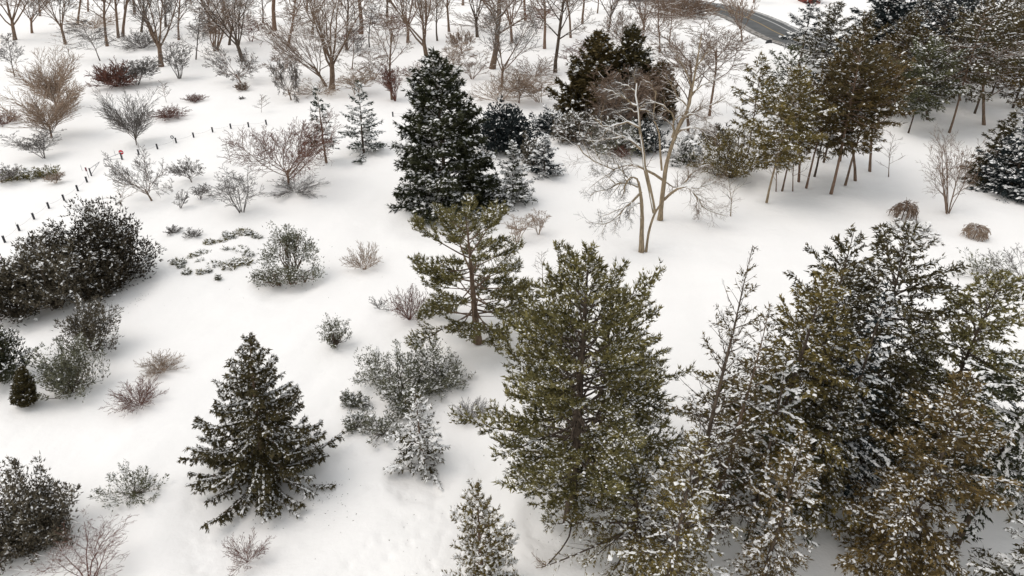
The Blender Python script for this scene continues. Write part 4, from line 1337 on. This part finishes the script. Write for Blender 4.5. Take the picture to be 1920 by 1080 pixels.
bush('juniper_bush', 'shrub', 42, 1066, 915, -45, 140, 'large snowy brown juniper in the bottom left corner', JC, 'greybrown', n=170, plume=.62, L=.26, Wd=.065, sp=30, snow=.42, ssz=.055, upb=.8, rough=.42, spread=.10, lobes=[(-.2, 0, .85, 1), (.5, .05, .5, .85), (.1, -.35, .6, .6)])
sh('multi', 178, 1105, 1008, 100, 250, 'leafless shrub with pale twigs cut by the bottom edge at left', twig='redtwig', snow=.5, dens=1.3)
sh('shrub', 466, 1082, 1015, 415, 500, 'reddish brushy shrub at the bottom edge right of the leafless one', twig='redtwig', snow=.3, dens=1.0)
sh('shrub', 298, 714, 668, 262, 335, 'upper of two round rust-tan shrubs left of the nearest spruce', twig='tantwig', snow=.15, dens=1.5)
sh('shrub', 256, 782, 720, 212, 297, 'lower and redder of two round shrubs left of the nearest spruce', twig='redtwig', snow=.1, dens=1.5)
bush('young_pine', 'tree', 252, 958, 894, 200, 302, 'young green pine alone on the snow at lower left', None, 'softpine', n=46, plume=.55, L=.17, Wd=.035, sp=34, snow=.2, ssz=.06, upb=.5, spread=.12, rough=.3)
bush('young_pine', 'tree', 628, 652, 596, 601, 654, 'little young pine alone on the snow above the nearest spruce', None, 'softpine', n=50, plume=.4, L=.17, Wd=.04, sp=34, snow=.35, ssz=.06, upb=.4, spread=.14, trunk=True)
sh('shrub', 682, 512, 461, 648, 714, 'tan brush-like shrub alone in the middle of the open snow', twig='tantwig', snow=.1, dens=.9)
sh('shrub', 322, 440, 421, 310, 336, 'left of two small grey twig tufts above the creeping juniper', twig='greytwig', snow=.2, dens=.7)
sh('shrub', 360, 447, 428, 345, 376, 'right of two small grey twig tufts above the creeping juniper', twig='greytwig', snow=.2, dens=.7)
bush('pine_tree', 'tree', 541, 528, 428, 482, 602, 'low spreading snowy pine with open branches beside the creeping juniper', None, 'grey', 'bark', n=150, plume=.20, L=.24, Wd=.06, sp=36, snow=.40, ssz=.07, upb=.15, spread=.34,
     lobes=[(-.12, .15, .40, .95), (.26, .1, .34, .90), (-.62, 0, .28, .60), (.70, .0, .28, .70), (-.30, -.6, .28, .34), (.30, -.55, .34, .36), (.86, -.4, .22, .30), (-.85, -.4, .20, .26)], trunk=True, core=.3, back=.45, flat=.8, rough=.2, lift=.34)

# creeping juniper: many clumps breaking the snow
cx, cy, cz = at_px(420, 480)
cj = empty('creeping_juniper', (cx, cy, cz))
tag(cj, 'bed of creeping juniper, its scattered green tips breaking the snow', 'shrub')
for i, (px, py, w) in enumerate([(330, 496, 12), (340, 504, 8), (352, 516, 12), (366, 484, 18), (382, 480, 26), (378, 496, 14), (395, 458, 18), (402, 500, 30), (390, 512, 12),
                                 (417, 455, 14), (423, 473, 14), (432, 448, 22), (428, 500, 34), (445, 470, 36), (440, 494, 26), (456, 437, 30), (470, 440, 16),
                                 (482, 445, 14), (458, 492, 26), (466, 478, 16), (410, 522, 7), (376, 515, 8), (345, 497, 6), (425, 442, 12)]):
    x, y, z = at_px(px, py)
    rng = np.random.default_rng(900 + i)
    w = 1.08 * w / 2 * depth_of(y, 0) / FPX
    k = int(24 + w * 90)
    a = rng.uniform(0, 6.28, k)
    rr = np.sqrt(rng.uniform(0, 1, k)) * w
    p = np.stack([x - cx + np.cos(a) * rr * 1.1, y - cy + np.sin(a) * rr * .8, z - cz + rng.uniform(.05, .72, k) * (1.1 - .8 * rr / w)], 1)
    d = nrm(np.stack([np.cos(a) * .8, np.sin(a) * .8, rng.uniform(.2, 1, k)], 1))
    vv, ff, tt = sprigs(p, d, .34, .09, rng, 4)
    o = build('clump', [(vv, ff, 0, tt)], [M['grey'] if i % 3 else M['pine']], cj)
    m = rng.uniform(0, 1, k) < .5
    build('snow_load', [(*caps(p[m] + np.array((0, 0, .14)), d[m], .12 * rng.uniform(.5, 1.5, m.sum()), rng), 0, None)], [M['snow']], o, kind='stuff')

# --- centre foreground
conifer('spruce_tree', T, 508, 952, 612, 376, 648, 'nearest large spruce with upswept snowy boughs, left of centre', None, 'brownspruce', 'bark', z0=.03, nb=150, btaper=.1, slope=(-10, 44), curl=.09, prof=.92, fat=.05, tpow=1.45, tx=472, L=.23, Wd=.085,
        sp=20, bl=9, blf=.19, droop=-.6, snow=.16, ssz=.055, split=True, lump=.085, inner=.06, ridge=11)
bush('juniper_bush', 'shrub', 762, 800, 664, 666, 872, 'wide grey-green juniper thicket right of the nearest spruce', None, 'grey', n=230, plume=.30, L=.22, Wd=.05, sp=30, snow=.42, ssz=.065, upb=.5, rough=.42, spread=.16,
     lobes=[(-.74, .6, .30, .5), (-.15, .1, .46, .85), (.35, .4, .42, .8), (.74, .45, .30, .55), (0, -.4, .32, .5)], core=.35)
LJ = 'small junipers left of the snow-covered spruce'
for (bx, by, ty, a, b, lab) in [(648, 765, 734, 640, 662, 'smallest juniper tuft, far left of the snow-covered spruce'), (668, 772, 738, 654, 688, 'upper rounded juniper left of the wide thicket'),
                               (670, 818, 778, 640, 700, 'lower left grey juniper of the small junipers'), (715, 838, 782, 676, 752, 'largest of the small junipers, just left of the snow-covered spruce')]:
    bush('juniper_bush', 'shrub', bx, by, ty, a, b, lab, LJ, 'grey', n=60, plume=.36, L=.2, Wd=.05, sp=32, snow=.45, ssz=.075, upb=.4)
conifer('spruce_tree', T, 797, 905, 735, 748, 868, 'small spruce thickly covered with snow in front of the juniper thicket', None, 'brownspruce', 'bark', z0=.05, nb=58, slope=(-22, 38), curl=.04, prof=.72, L=.24, Wd=.07,
        sp=14, bl=7, blf=.30, droop=-.3, snow=.45, ssz=.07, split=True, lump=.25, ridge=9)
sh('shrub', 884, 802, 755, 850, 912, 'grey snowy twiggy bush tucked against the left of the largest pine', twig='greytwig', snow=.5, dens=1.3)
sh('shrub', 770, 612, 538, 730, 800, 'pinkish leafless shrub behind the leaning pine', twig='redtwig', snow=.1, dens=1.1)
sh('shrub', 708, 588, 558, 690, 730, 'faint dried stalks on the snow left of the pinkish shrub', twig='greytwig', snow=0, dens=.3)
sh('multi', 968, 455, 400, 940, 997, 'thin bare shrub behind the top of the leaning pine', twig='tantwig', snow=.1, dens=.6)
sh('multi', 1010, 438, 392, 990, 1032, 'small bare shrub alone on the snow right of the leaning pine', twig='tantwig', snow=.1, dens=.6)
bt('sapling', 1018, 545, 468, 1000, 1040, 'bare sapling behind the left shoulder of the largest pine', None, twig='greytwig', snow=.1)
conifer('pine_tree', T, 897, 648, 392, 750, 970, 'leaning pine with an open crown and bare lower right branches', None, 'pine', 'bark', z0=.22, nb=64, slope=(-14, 45), curl=.05, prof=.4, fat=.65, bl=6, blf=.42, droop=.05, sp=12,
        L=.34, Wd=.085, nbl=3, snow=.24, ssz=.06, r_tr=.028, lump=.3, inner=.46, up=.16, sparse=.10, tx=868)
conifer('pine_tree', T, 1068, 985, 442, 908, 1238, 'largest broad olive pine in the centre foreground', None, 'pine', 'darkbark', z0=.09, nb=175, slope=(-14, 52), curl=.05, prof=.6, fat=.62, btaper=.6, tpow=1.05, bl=5, blf=.34, droop=.03, sp=12,
        L=.28, Wd=.10, nbl=2, ridge=2, snow=.28, ssz=.05, r_tr=.02, lump=.22, inner=.35, up=.2)
conifer('pine_tree', T, 1118, 895, 520, 990, 1262, 'second dark-trunked pine growing through the right side of the largest pine', None, 'pine', 'darkbark', z0=.25, nb=70, slope=(-10, 50), curl=.05, prof=.55, fat=.35, bl=4.2, blf=.32, droop=.03,
        sp=9, L=.32, Wd=.07, nbl=3, snow=.14, ssz=.065, r_tr=.018, lump=.3, inner=.35, up=.2)
conifer('fir_tree', T, 908, 1120, 905, 843, 965, 'snowy brown-green fir at the bottom edge left of the largest pine', None, 'gold', 'bark', z0=.1, nb=95, slope=(0, 55), curl=.05, prof=.5, fat=.45, bl=7, blf=.3, droop=0, sp=15, L=.2, Wd=.055,
        snow=.3, ssz=.07, lump=.25, up=.15)

# --- right foreground: the stand of hemlocks and spruces
HM = 'tall conifers of the stand at lower right'


def hem(name, bx, by, ty, x0, x1, label, fol='brownspruce', bark='darkbark', **k):
    a = dict(z0=.12, nb=110, slope=(-12, 50), curl=-.01, prof=.55, fat=.35, bl=6.2, blf=.31, ridge=2.6, droop=-.18, sp=9, L=.30, Wd=.115, nbl=2, snow=.22, ssz=.06, lump=.22, inner=.2, r_tr=.012)
    a.update(k)
    return conifer(name, T, bx, by, ty, x0, x1, label, HM, fol, bark, **a)


hem('larch_tree', 1275, 1062, 442, 1268, 1460, 'tall sparse brown conifer with see-through crown at the left of the stand', 'olive', 'darkbark', snow=0.10, sp=5, nb=120, slope=(15, 62), sparse=.45, z0=.15, L=.24, Wd=.06, prof=.5, r_tr=.009, curl=.03)
hem('larch_tree', 1330, 1010, 560, 1255, 1420, 'brown conifer tangled behind the tall sparse one', 'olive', 'bark', snow=0.09, sp=7, sparse=.2, z0=.2, L=.24, Wd=.06, r_tr=.009)
hem('hemlock_tree', 1415, 940, 472, 1391, 1649, 'bronze hemlock with feathery top, left of the tallest hemlocks', 'gold', 'darkbark', snow=0.16)
hem('hemlock_tree', 1480, 885, 430, 1481, 1739, 'tall hemlock with pointed top in the middle of the stand', 'brownspruce', 'darkbark', snow=0.25)
hem('hemlock_tree', 1585, 850, 418, 1551, 1849, 'broadest hemlock at the back of the stand, its crown rounded', 'brownspruce', 'darkbark', snow=0.25, nb=125, fat=.35)
hem('hemlock_tree', 1735, 860, 498, 1701, 1964, 'hemlock leaning out toward the right edge at the back of the stand', 'pine', 'darkbark', snow=0.20, z0=.1)
hem('spruce_tree', 1528, 965, 530, 1545, 1715, 'dark spruce heavily loaded with white snow in the heart of the stand', 'blue', 'darkbark', snow=.5, ssz=.075, ridge=8, split=True, nb=80, slope=(-25, 35), sp=9, prof=.8, fat=0, z0=.2)
hem('spruce_tree', 1405, 1010, 668, 1385, 1565, 'spruce with long horizontal snow-lined boughs in front of the stand', 'spruce', 'darkbark', snow=.45, ssz=.07, ridge=11, split=True, nb=52, slope=(-10, 30), sp=6, z0=.2, blf=.22, sparse=.3)
hem('spruce_tree', 1797, 1012, 590, 1735, 1960, 'dark spruce with bare black lower trunk and drooping snowy boughs at right', 'spruce', 'darkbark', snow=.3, ssz=.075, ridge=8, split=True, nb=85, z0=.38, slope=(-28, 35), prof=.7)
hem('hemlock_tree', 1640, 1130, 690, 1575, 1800, 'rust-green hemlock in the front centre of the stand, speckled with snow', 'rust', 'darkbark', snow=0.32, nb=120, ssz=0.056, z0=.08, fat=.4, prof=.5)
hem('hemlock_tree', 1235, 1180, 800, 1130, 1320, 'thin olive hemlock at the bottom edge left of the stand', 'gold', 'darkbark', snow=0.13, sp=9, z0=.1, L=.24, Wd=.06, sparse=.05)
hem('hemlock_tree', 1415, 1140, 800, 1335, 1470, 'rust-brown hemlock at the bottom edge before the snow-lined spruce', 'rust', 'darkbark', snow=0.20, sp=10, z0=.15, L=.24, Wd=.06)
hem('hemlock_tree', 1490, 985, 700, 1490, 1600, 'dark-trunked hemlock hidden behind the front centre hemlock', 'brownspruce', 'darkbark', snow=0.29, z0=.42)
hem('spruce_tree', 1890, 1190, 900, 1770, 1990, 'thickly snowed spruce in the bottom right corner', 'brownspruce', 'darkbark', snow=.5, ssz=.08, ridge=6, split=True, nb=70, slope=(-18, 35), z0=.1)
hem('spruce_tree', 1965, 960, 640, 1890, 2080, 'dark snowy spruce cut by the right edge of the stand', 'spruce', 'darkbark', snow=0.39, z0=.15)
hem('hemlock_tree', 1180, 1060, 880, 1051, 1329, 'low thin green hemlock at the foot of the largest pine', 'gold', 'darkbark', snow=0.11, sp=9, z0=.2, L=.22, Wd=.055, nb=70, sparse=.1)

# ================================================================== small built things
black = plain_mat('painted_black', (.018, .018, .024), .55)
steel = plain_mat('galvanised_steel', (.33, .33, .34), .45, .6)
red = plain_mat('sign_red', (.55, .02, .035), .5)
white = plain_mat('sign_white', (.8, .8, .8), .5)
brick = plain_mat('brick_red', (.20, .045, .028), .9)
stone = plain_mat('dark_stone', (.03, .03, .032), .9)


def tube1(pts, r, k=8, r2=None):
    P = np.array(pts, float)[None]
    return tubes(P, np.linspace(r, r if r2 is None else r2, P.shape[1])[None], k)


def disc(r, th, k=20):
    """round plate facing -Y"""
    a = np.arange(k) * 2 * PI / k
    c = np.stack([np.cos(a) * r, 0 * a, np.sin(a) * r], 1)
    v = np.concatenate([c - (0, th / 2, 0), c + (0, th / 2, 0), [[0, -th / 2, 0], [0, th / 2, 0]]])
    j = np.arange(k)
    j2 = (j + 1) % k
    f = np.concatenate([np.stack([j, j2, 2 * k + 0 * j], 1), np.stack([k + j2, k + j, 2 * k + 1 + 0 * j], 1),
                        np.stack([j, k + j, k + j2], 1), np.stack([j, k + j2, j2], 1)])
    return v, f


def box(x0, x1, y0, y1, z0, z1):
    v = np.array([(x, y, z) for z in (z0, z1) for y in (y0, y1) for x in (x0, x1)], float)
    f = np.array([(0, 2, 3, 1), (4, 5, 7, 6), (0, 1, 5, 4), (2, 6, 7, 3), (0, 4, 6, 2), (1, 3, 7, 5)])
    return v, f


# bollards: one built, the rest copied
POSTS = [((9, 453), 'lowest one, at the left edge above the dark cedar clump'), ((36, 431), 'second from the left edge, a thin marker beside it'), ((64, 410), 'third up from the left edge'),
         ((92, 390), 'fourth up from the left edge'), ((120, 374), 'fifth up, right of the low green juniper patch'), ((146, 357), 'sixth up, two below the barrier'),
         ((163, 340), 'first below the barrier'), ((261, 291), 'first right of the red sign, under the fan-shaped tree'), ((296, 281), 'second right of the red sign'),
         ((331, 269), 'next to the small round grey sign'), ((364, 260), 'first right of the round grey sign'), ((400, 252), 'second right of the round grey sign'),
         ((434, 245), 'third right of the round grey sign'), ((467, 241), 'last before the red-twigged tree'), ((500, 236), 'above the red-twigged tree'),
         ((737, 220), 'alone, just left of the great spruce'), ((770, 217), 'closest to the great spruce')]
first = None
pos = []
for i, ((px, py), lab) in enumerate(POSTS):
    x, y, z = at_px(px, py)
    pos.append((x, y, z))
    if first is None:
        first = empty('bollard', (x, y, z))
        build('post', [(*tube1([(0, 0, -.3), (0, 0, .35), (0, 0, .8), (0, 0, .84), (0, 0, .85)], .125, 10), 0, None), (*[q for q in disc(.0, .01)], 0, None)], [black], first, smooth=True)
        bv, bf = tube1([(0, 0, .845), (0, 0, .86), (0, 0, .875), (0, 0, .88)], .10, 10, .02)
        build('snow_cap', [(bv, bf, 0, None)], [M['snow']], first, smooth=True)
        build('collar', [(*tube1([(0, 0, .70), (0, 0, .76)], .136, 10), 0, None)], [black], first)
        o = first
    else:
        o = first.copy()
        COL.objects.link(o)
        for ch in list(first.children):
            c = ch.copy()
            COL.objects.link(c)
            c.parent = o
        o.location = (x, y, z)
    tag(o, 'black bollard, ' + lab, 'bollard', 'black bollards along the snowy path')


def sag(a, b, n, s, z):
    t = np.linspace(0, 1, n)
    p = np.outer(1 - t, a) + np.outer(t, b)
    p[:, 2] += z - s * 4 * t * (1 - t)
    return p


def chain_obj(i, j, label):
    a, b = np.array(pos[i]), np.array(pos[j])
    o = build('chain', [(*tubes(sag(a - a, b - a, 9, .16, .55)[None], np.full((1, 9), .011), 4), 0, None)], [steel], None, loc=a)
    tag(o, label, 'chain', 'chains between the bollards')


nm = ['lowest bollard at the left edge and the second', 'second and third bollards from the left edge', 'third and fourth bollards from the left edge', 'fourth and fifth bollards from the left edge',
      'fifth and sixth bollards from the left edge', 'sixth bollard and the one just below the barrier', None, 'first and second bollards right of the red sign', 'second bollard right of the red sign and the round grey sign',
      'round grey sign and the next bollard right', 'first and second bollards right of the round grey sign', 'second and third bollards right of the round grey sign', 'third and fourth bollards right of the round grey sign',
      'last two bollards by the red-twigged tree', None, 'two bollards left of the great spruce']
for i, s in enumerate(nm):
    if s: chain_obj(i, i + 1, 'sagging chain between the ' + s)

# the pipe barrier with its two hinged arms
x0, y0, z0 = at_px(171, 328)
x1, y1, z1 = at_px(229, 299)
xm, ym, zm = at_px(191, 309)
gate = empty('barrier_gate', (x0, y0, z0))
tag(gate, 'grey pipe barrier of two triangular arms between two short posts', 'barrier')
A, B_, Cc = np.array((0., 0, 0)), np.array((x1 - x0, y1 - y0, z1 - z0)), np.array((xm - x0, ym - y0, zm - z0))
zz = lambda h: np.array((0, 0, h))
for q in (A, B_):
    build('gate_post', [(*tube1([q + zz(-.3), q + zz(.6), q + zz(1.12)], .1, 8), 0, None)], [black], gate, smooth=True)
for q in (A, B_):
    m = q * .12 + Cc * .88
    build('gate_arm', [(*tube1([q + zz(1.0), (q + m) / 2 + zz(.92), m + zz(.82)], .035, 6), 0, None), (*tube1([q + zz(.18), (q + m) / 2 + zz(.5), m + zz(.8)], .035, 6), 0, None),
                       (*tube1([(q * .4 + m * .6) + zz(.86), (q * .4 + m * .6) + zz(.58)], .03, 6), 0, None)], [steel], gate, smooth=True)
rx, ry, rz = at_px(231, 299)
sgn = empty('no_entry_sign', (rx, ry, rz))
tag(sgn, 'round red no-entry sign with a white bar on a thin grey post', 'sign')
zs = height_for(ry, 285.5) - rz
build('sign_post', [(*tube1([(0, .04, -.3), (0, .04, zs + .2)], .035, 8), 0, None)], [steel], sgn, smooth=True)
dv, df = disc(.34, .03)
pl = build('plate', [(dv + (0, 0, zs), df, 0, None)], [red], sgn)
rv, rf = disc(.37, .02)
build('rim', [(rv + (0, .016, zs), rf, 0, None)], [white], pl)
bv, bf = box(-.23, .23, -.024, -.018, zs - .055, zs + .055)
build('white_bar', [(bv, bf, 0, None)], [white], pl)
sx, sy, sz_ = at_px(330, 269.5)
s2 = empty('round_sign', (sx - .35, sy, sz_))
tag(s2, 'small round grey sign on a pale pole beside a bollard', 'sign')
z2 = height_for(sy, 257) - sz_
build('sign_post', [(*tube1([(0, .04, -.3), (0, .04, z2)], .03, 8), 0, None)], [white], s2, smooth=True)
dv, df = disc(.27, .03)
p2 = build('plate', [(dv + (0, 0, z2), df, 0, None)], [plain_mat('sign_dark', (.06, .06, .07), .5)], s2)
dv, df = disc(.16, .01)
build('symbol', [(dv + (0, -.021, z2), df, 0, None)], [white], p2)
for (bx, by, ty, lab) in [(154, 319, 308, 'thin pale snow stake left of the barrier'), (216, 290, 280, 'thin pale snow stake behind the barrier near the red sign'), (33, 428, 416, 'thin dark snow stake beside the second bollard')]:
    x, y, z = at_px(bx, by)
    h = height_for(y, ty) - z
    o = empty('snow_stake', (x, y, z))
    tag(o, lab, 'stake', 'snow stakes by the path')
    build('rod', [(*tube1([(0, 0, -.2), (0, 0, h * .55), (0, 0, h * .8)], .028, 6), 0, None)], [steel], o, smooth=True)
    build('tip', [(*tube1([(0, 0, h * .8), (0, 0, h)], .03, 6), 0, None)], [white], o, smooth=True)
x, y, z = at_px(166, 331)
o = empty('marker_post', (x, y, z))
tag(o, 'slim post with a small red-and-dark plate just left of the barrier', 'post')
build('rod', [(*tube1([(0, 0, -.2), (0, 0, 1.5)], .03, 6), 0, None)], [steel], o, smooth=True)
bv, bf = box(-.12, .12, -.05, -.034, .95, 1.5)
build('plate', [(bv, bf, 0, None)], [plain_mat('plate_maroon', (.16, .03, .045), .5)], o)
x, y, z = at_px(259, 284)
o = empty('information_panel', (x, y + .5, z))
tag(o, 'small pale panel standing behind the bollard under the fan-shaped tree', 'panel')
build('post', [(*tube1([(0, 0, -.2), (0, 0, 1.0)], .04, 6), 0, None)], [steel], o, smooth=True)
bv, bf = box(-.13, .13, -.06, -.04, .45, 1.25)
build('plate', [(bv, bf, 0, None)], [plain_mat('panel_grey', (.45, .44, .43), .5)], o)

# boulder by the road
x, y, z = at_px(1441, 83)
g = np.random.default_rng(3)
import bmesh
bm = bmesh.new()
bmesh.ops.create_icosphere(bm, subdivisions=3, radius=1)
for v in bm.verts:
    c = v.co
    k = 1 + .18 * math.sin(c.x * 3.1 + 1) * math.cos(c.y * 2.7) + .1 * math.sin(c.z * 5 + c.x * 4)
    v.co = Vector((c.x * .95 * k, c.y * .6 * k, c.z * .75 * k + .35))
me = bpy.data.meshes.new('boulder')
bm.to_mesh(me)
me.materials.append(stone)
o = bpy.data.objects.new('boulder', me)
COL.objects.link(o)
o.location = (x, y, 0)
tag(o, 'dark boulder poking from the snow bank beside the road', 'boulder')

# red building: only the foot of one wall shows at the top edge
x, y = ground_xy(1522, 7)
hb = empty('red_building', (x, y, 0))
tag(hb, 'dark red building, the foot of its wall showing at the top edge behind the spruces', 'building')
build('wall', [(*box(-2.2, 2.8, 0, 7, -.3, 5), 0, None)], [brick], hb)
build('door', [(*box(.2, 1.4, -.06, -.003, 0, 2.1), 0, None)], [plain_mat('door_dark', (.04, .035, .03), .6)], hb)
rv = np.array([(-2.7, -.5, 5), (3.3, -.5, 5), (3.3, 7.5, 5), (-2.7, 7.5, 5), (-2.7, 3.5, 7.4), (3.3, 3.5, 7.4)], float)
build('roof', [(rv, np.array([(0, 1, 5, 4), (2, 3, 4, 5)]), 0, None), (rv, np.array([(0, 4, 3), (1, 2, 5)]), 0, None)], [M['snow']], hb)

# fallen branch in front of the largest pine
pts = [(1067, 986), (1070, 1000), (1066, 1018), (1052, 1040), (1035, 1058), (1025, 1069)]
x, y, z = at_px(*pts[-1])
fb = empty('fallen_branch', (x, y, z))
tag(fb, 'long dark fallen branch lying on the snow at the foot of the largest pine', 'branch')
P = np.array([at_px(*q) for q in pts]) - np.array((x, y, z))
P[:, 2] += .12
P = np.stack([np.interp(np.linspace(0, 5, 14), np.arange(6), P[:, k]) for k in range(3)], 1)
build('stem', [(*tubes(P[None], np.linspace(.06, .035, 14)[None], 6), 0, None)], [M['darkbark']], fb, smooth=True)
rng = np.random.default_rng(77)
Q = P[-1:][None].repeat(1, 0)
tw = march(np.repeat(P[-1:], 7, 0), nrm(np.stack([rng.uniform(-1, .1, 7), rng.uniform(-.4, .5, 7), rng.uniform(.05, .5, 7)], 1)), rng.uniform(.6, 1.6, 7), 5, -.02, .2, rng)
tr = np.full((7, 5), .018)
t2 = grow(tw, tr, rng, 6, .2, 1, 40, .4, 0, .2, 3, .6, .2)
build('twigs', [(*tubes(tw, tr, 4), 0, None), (*tubes(t2[0], t2[1], 3), 0, None)], [M['tantwig']], fb, kind='stuff')

# litter of needles and cones blown on to the snow beside the big trees
rng = np.random.default_rng(21)
lp = []
for (px, py, sxx, n) in [(585, 930, 2.4, 110), (500, 968, 2.6, 60), (838, 425, 4.5, 60), (250, 570, 3.5, 70), (1080, 1000, 3, 60), (700, 1010, 5, 50), (600, 500, 9, 45), (800, 880, 5, 20)]:
    x, y = ground_xy(px, py)
    lp.append(np.stack([x + rng.normal(0, sxx, n) * .6, y + rng.normal(0, sxx, n) * .4], 1))
lp = np.concatenate(lp)
pz = gz(lp[:, 0], lp[:, 1])
P = np.stack([lp[:, 0], lp[:, 1], pz + .03], 1)
D = nrm(np.stack([rng.normal(0, 1, len(P)), rng.normal(0, 1, len(P)), rng.uniform(0, .25, len(P))], 1))
vv, ff, tt = sprigs(P, D, .10, .035, rng, 2, .5)
tag(build('needle_litter', [(vv, ff, 0, tt)], [M['greybrown']], None), 'fine dark litter of needles scattered on the snow by the trees', 'litter', None, 'stuff')
ntri = sum(len(o.data.polygons) for o in COL.objects if o.type == 'MESH')
print('POLYGONS', ntri)
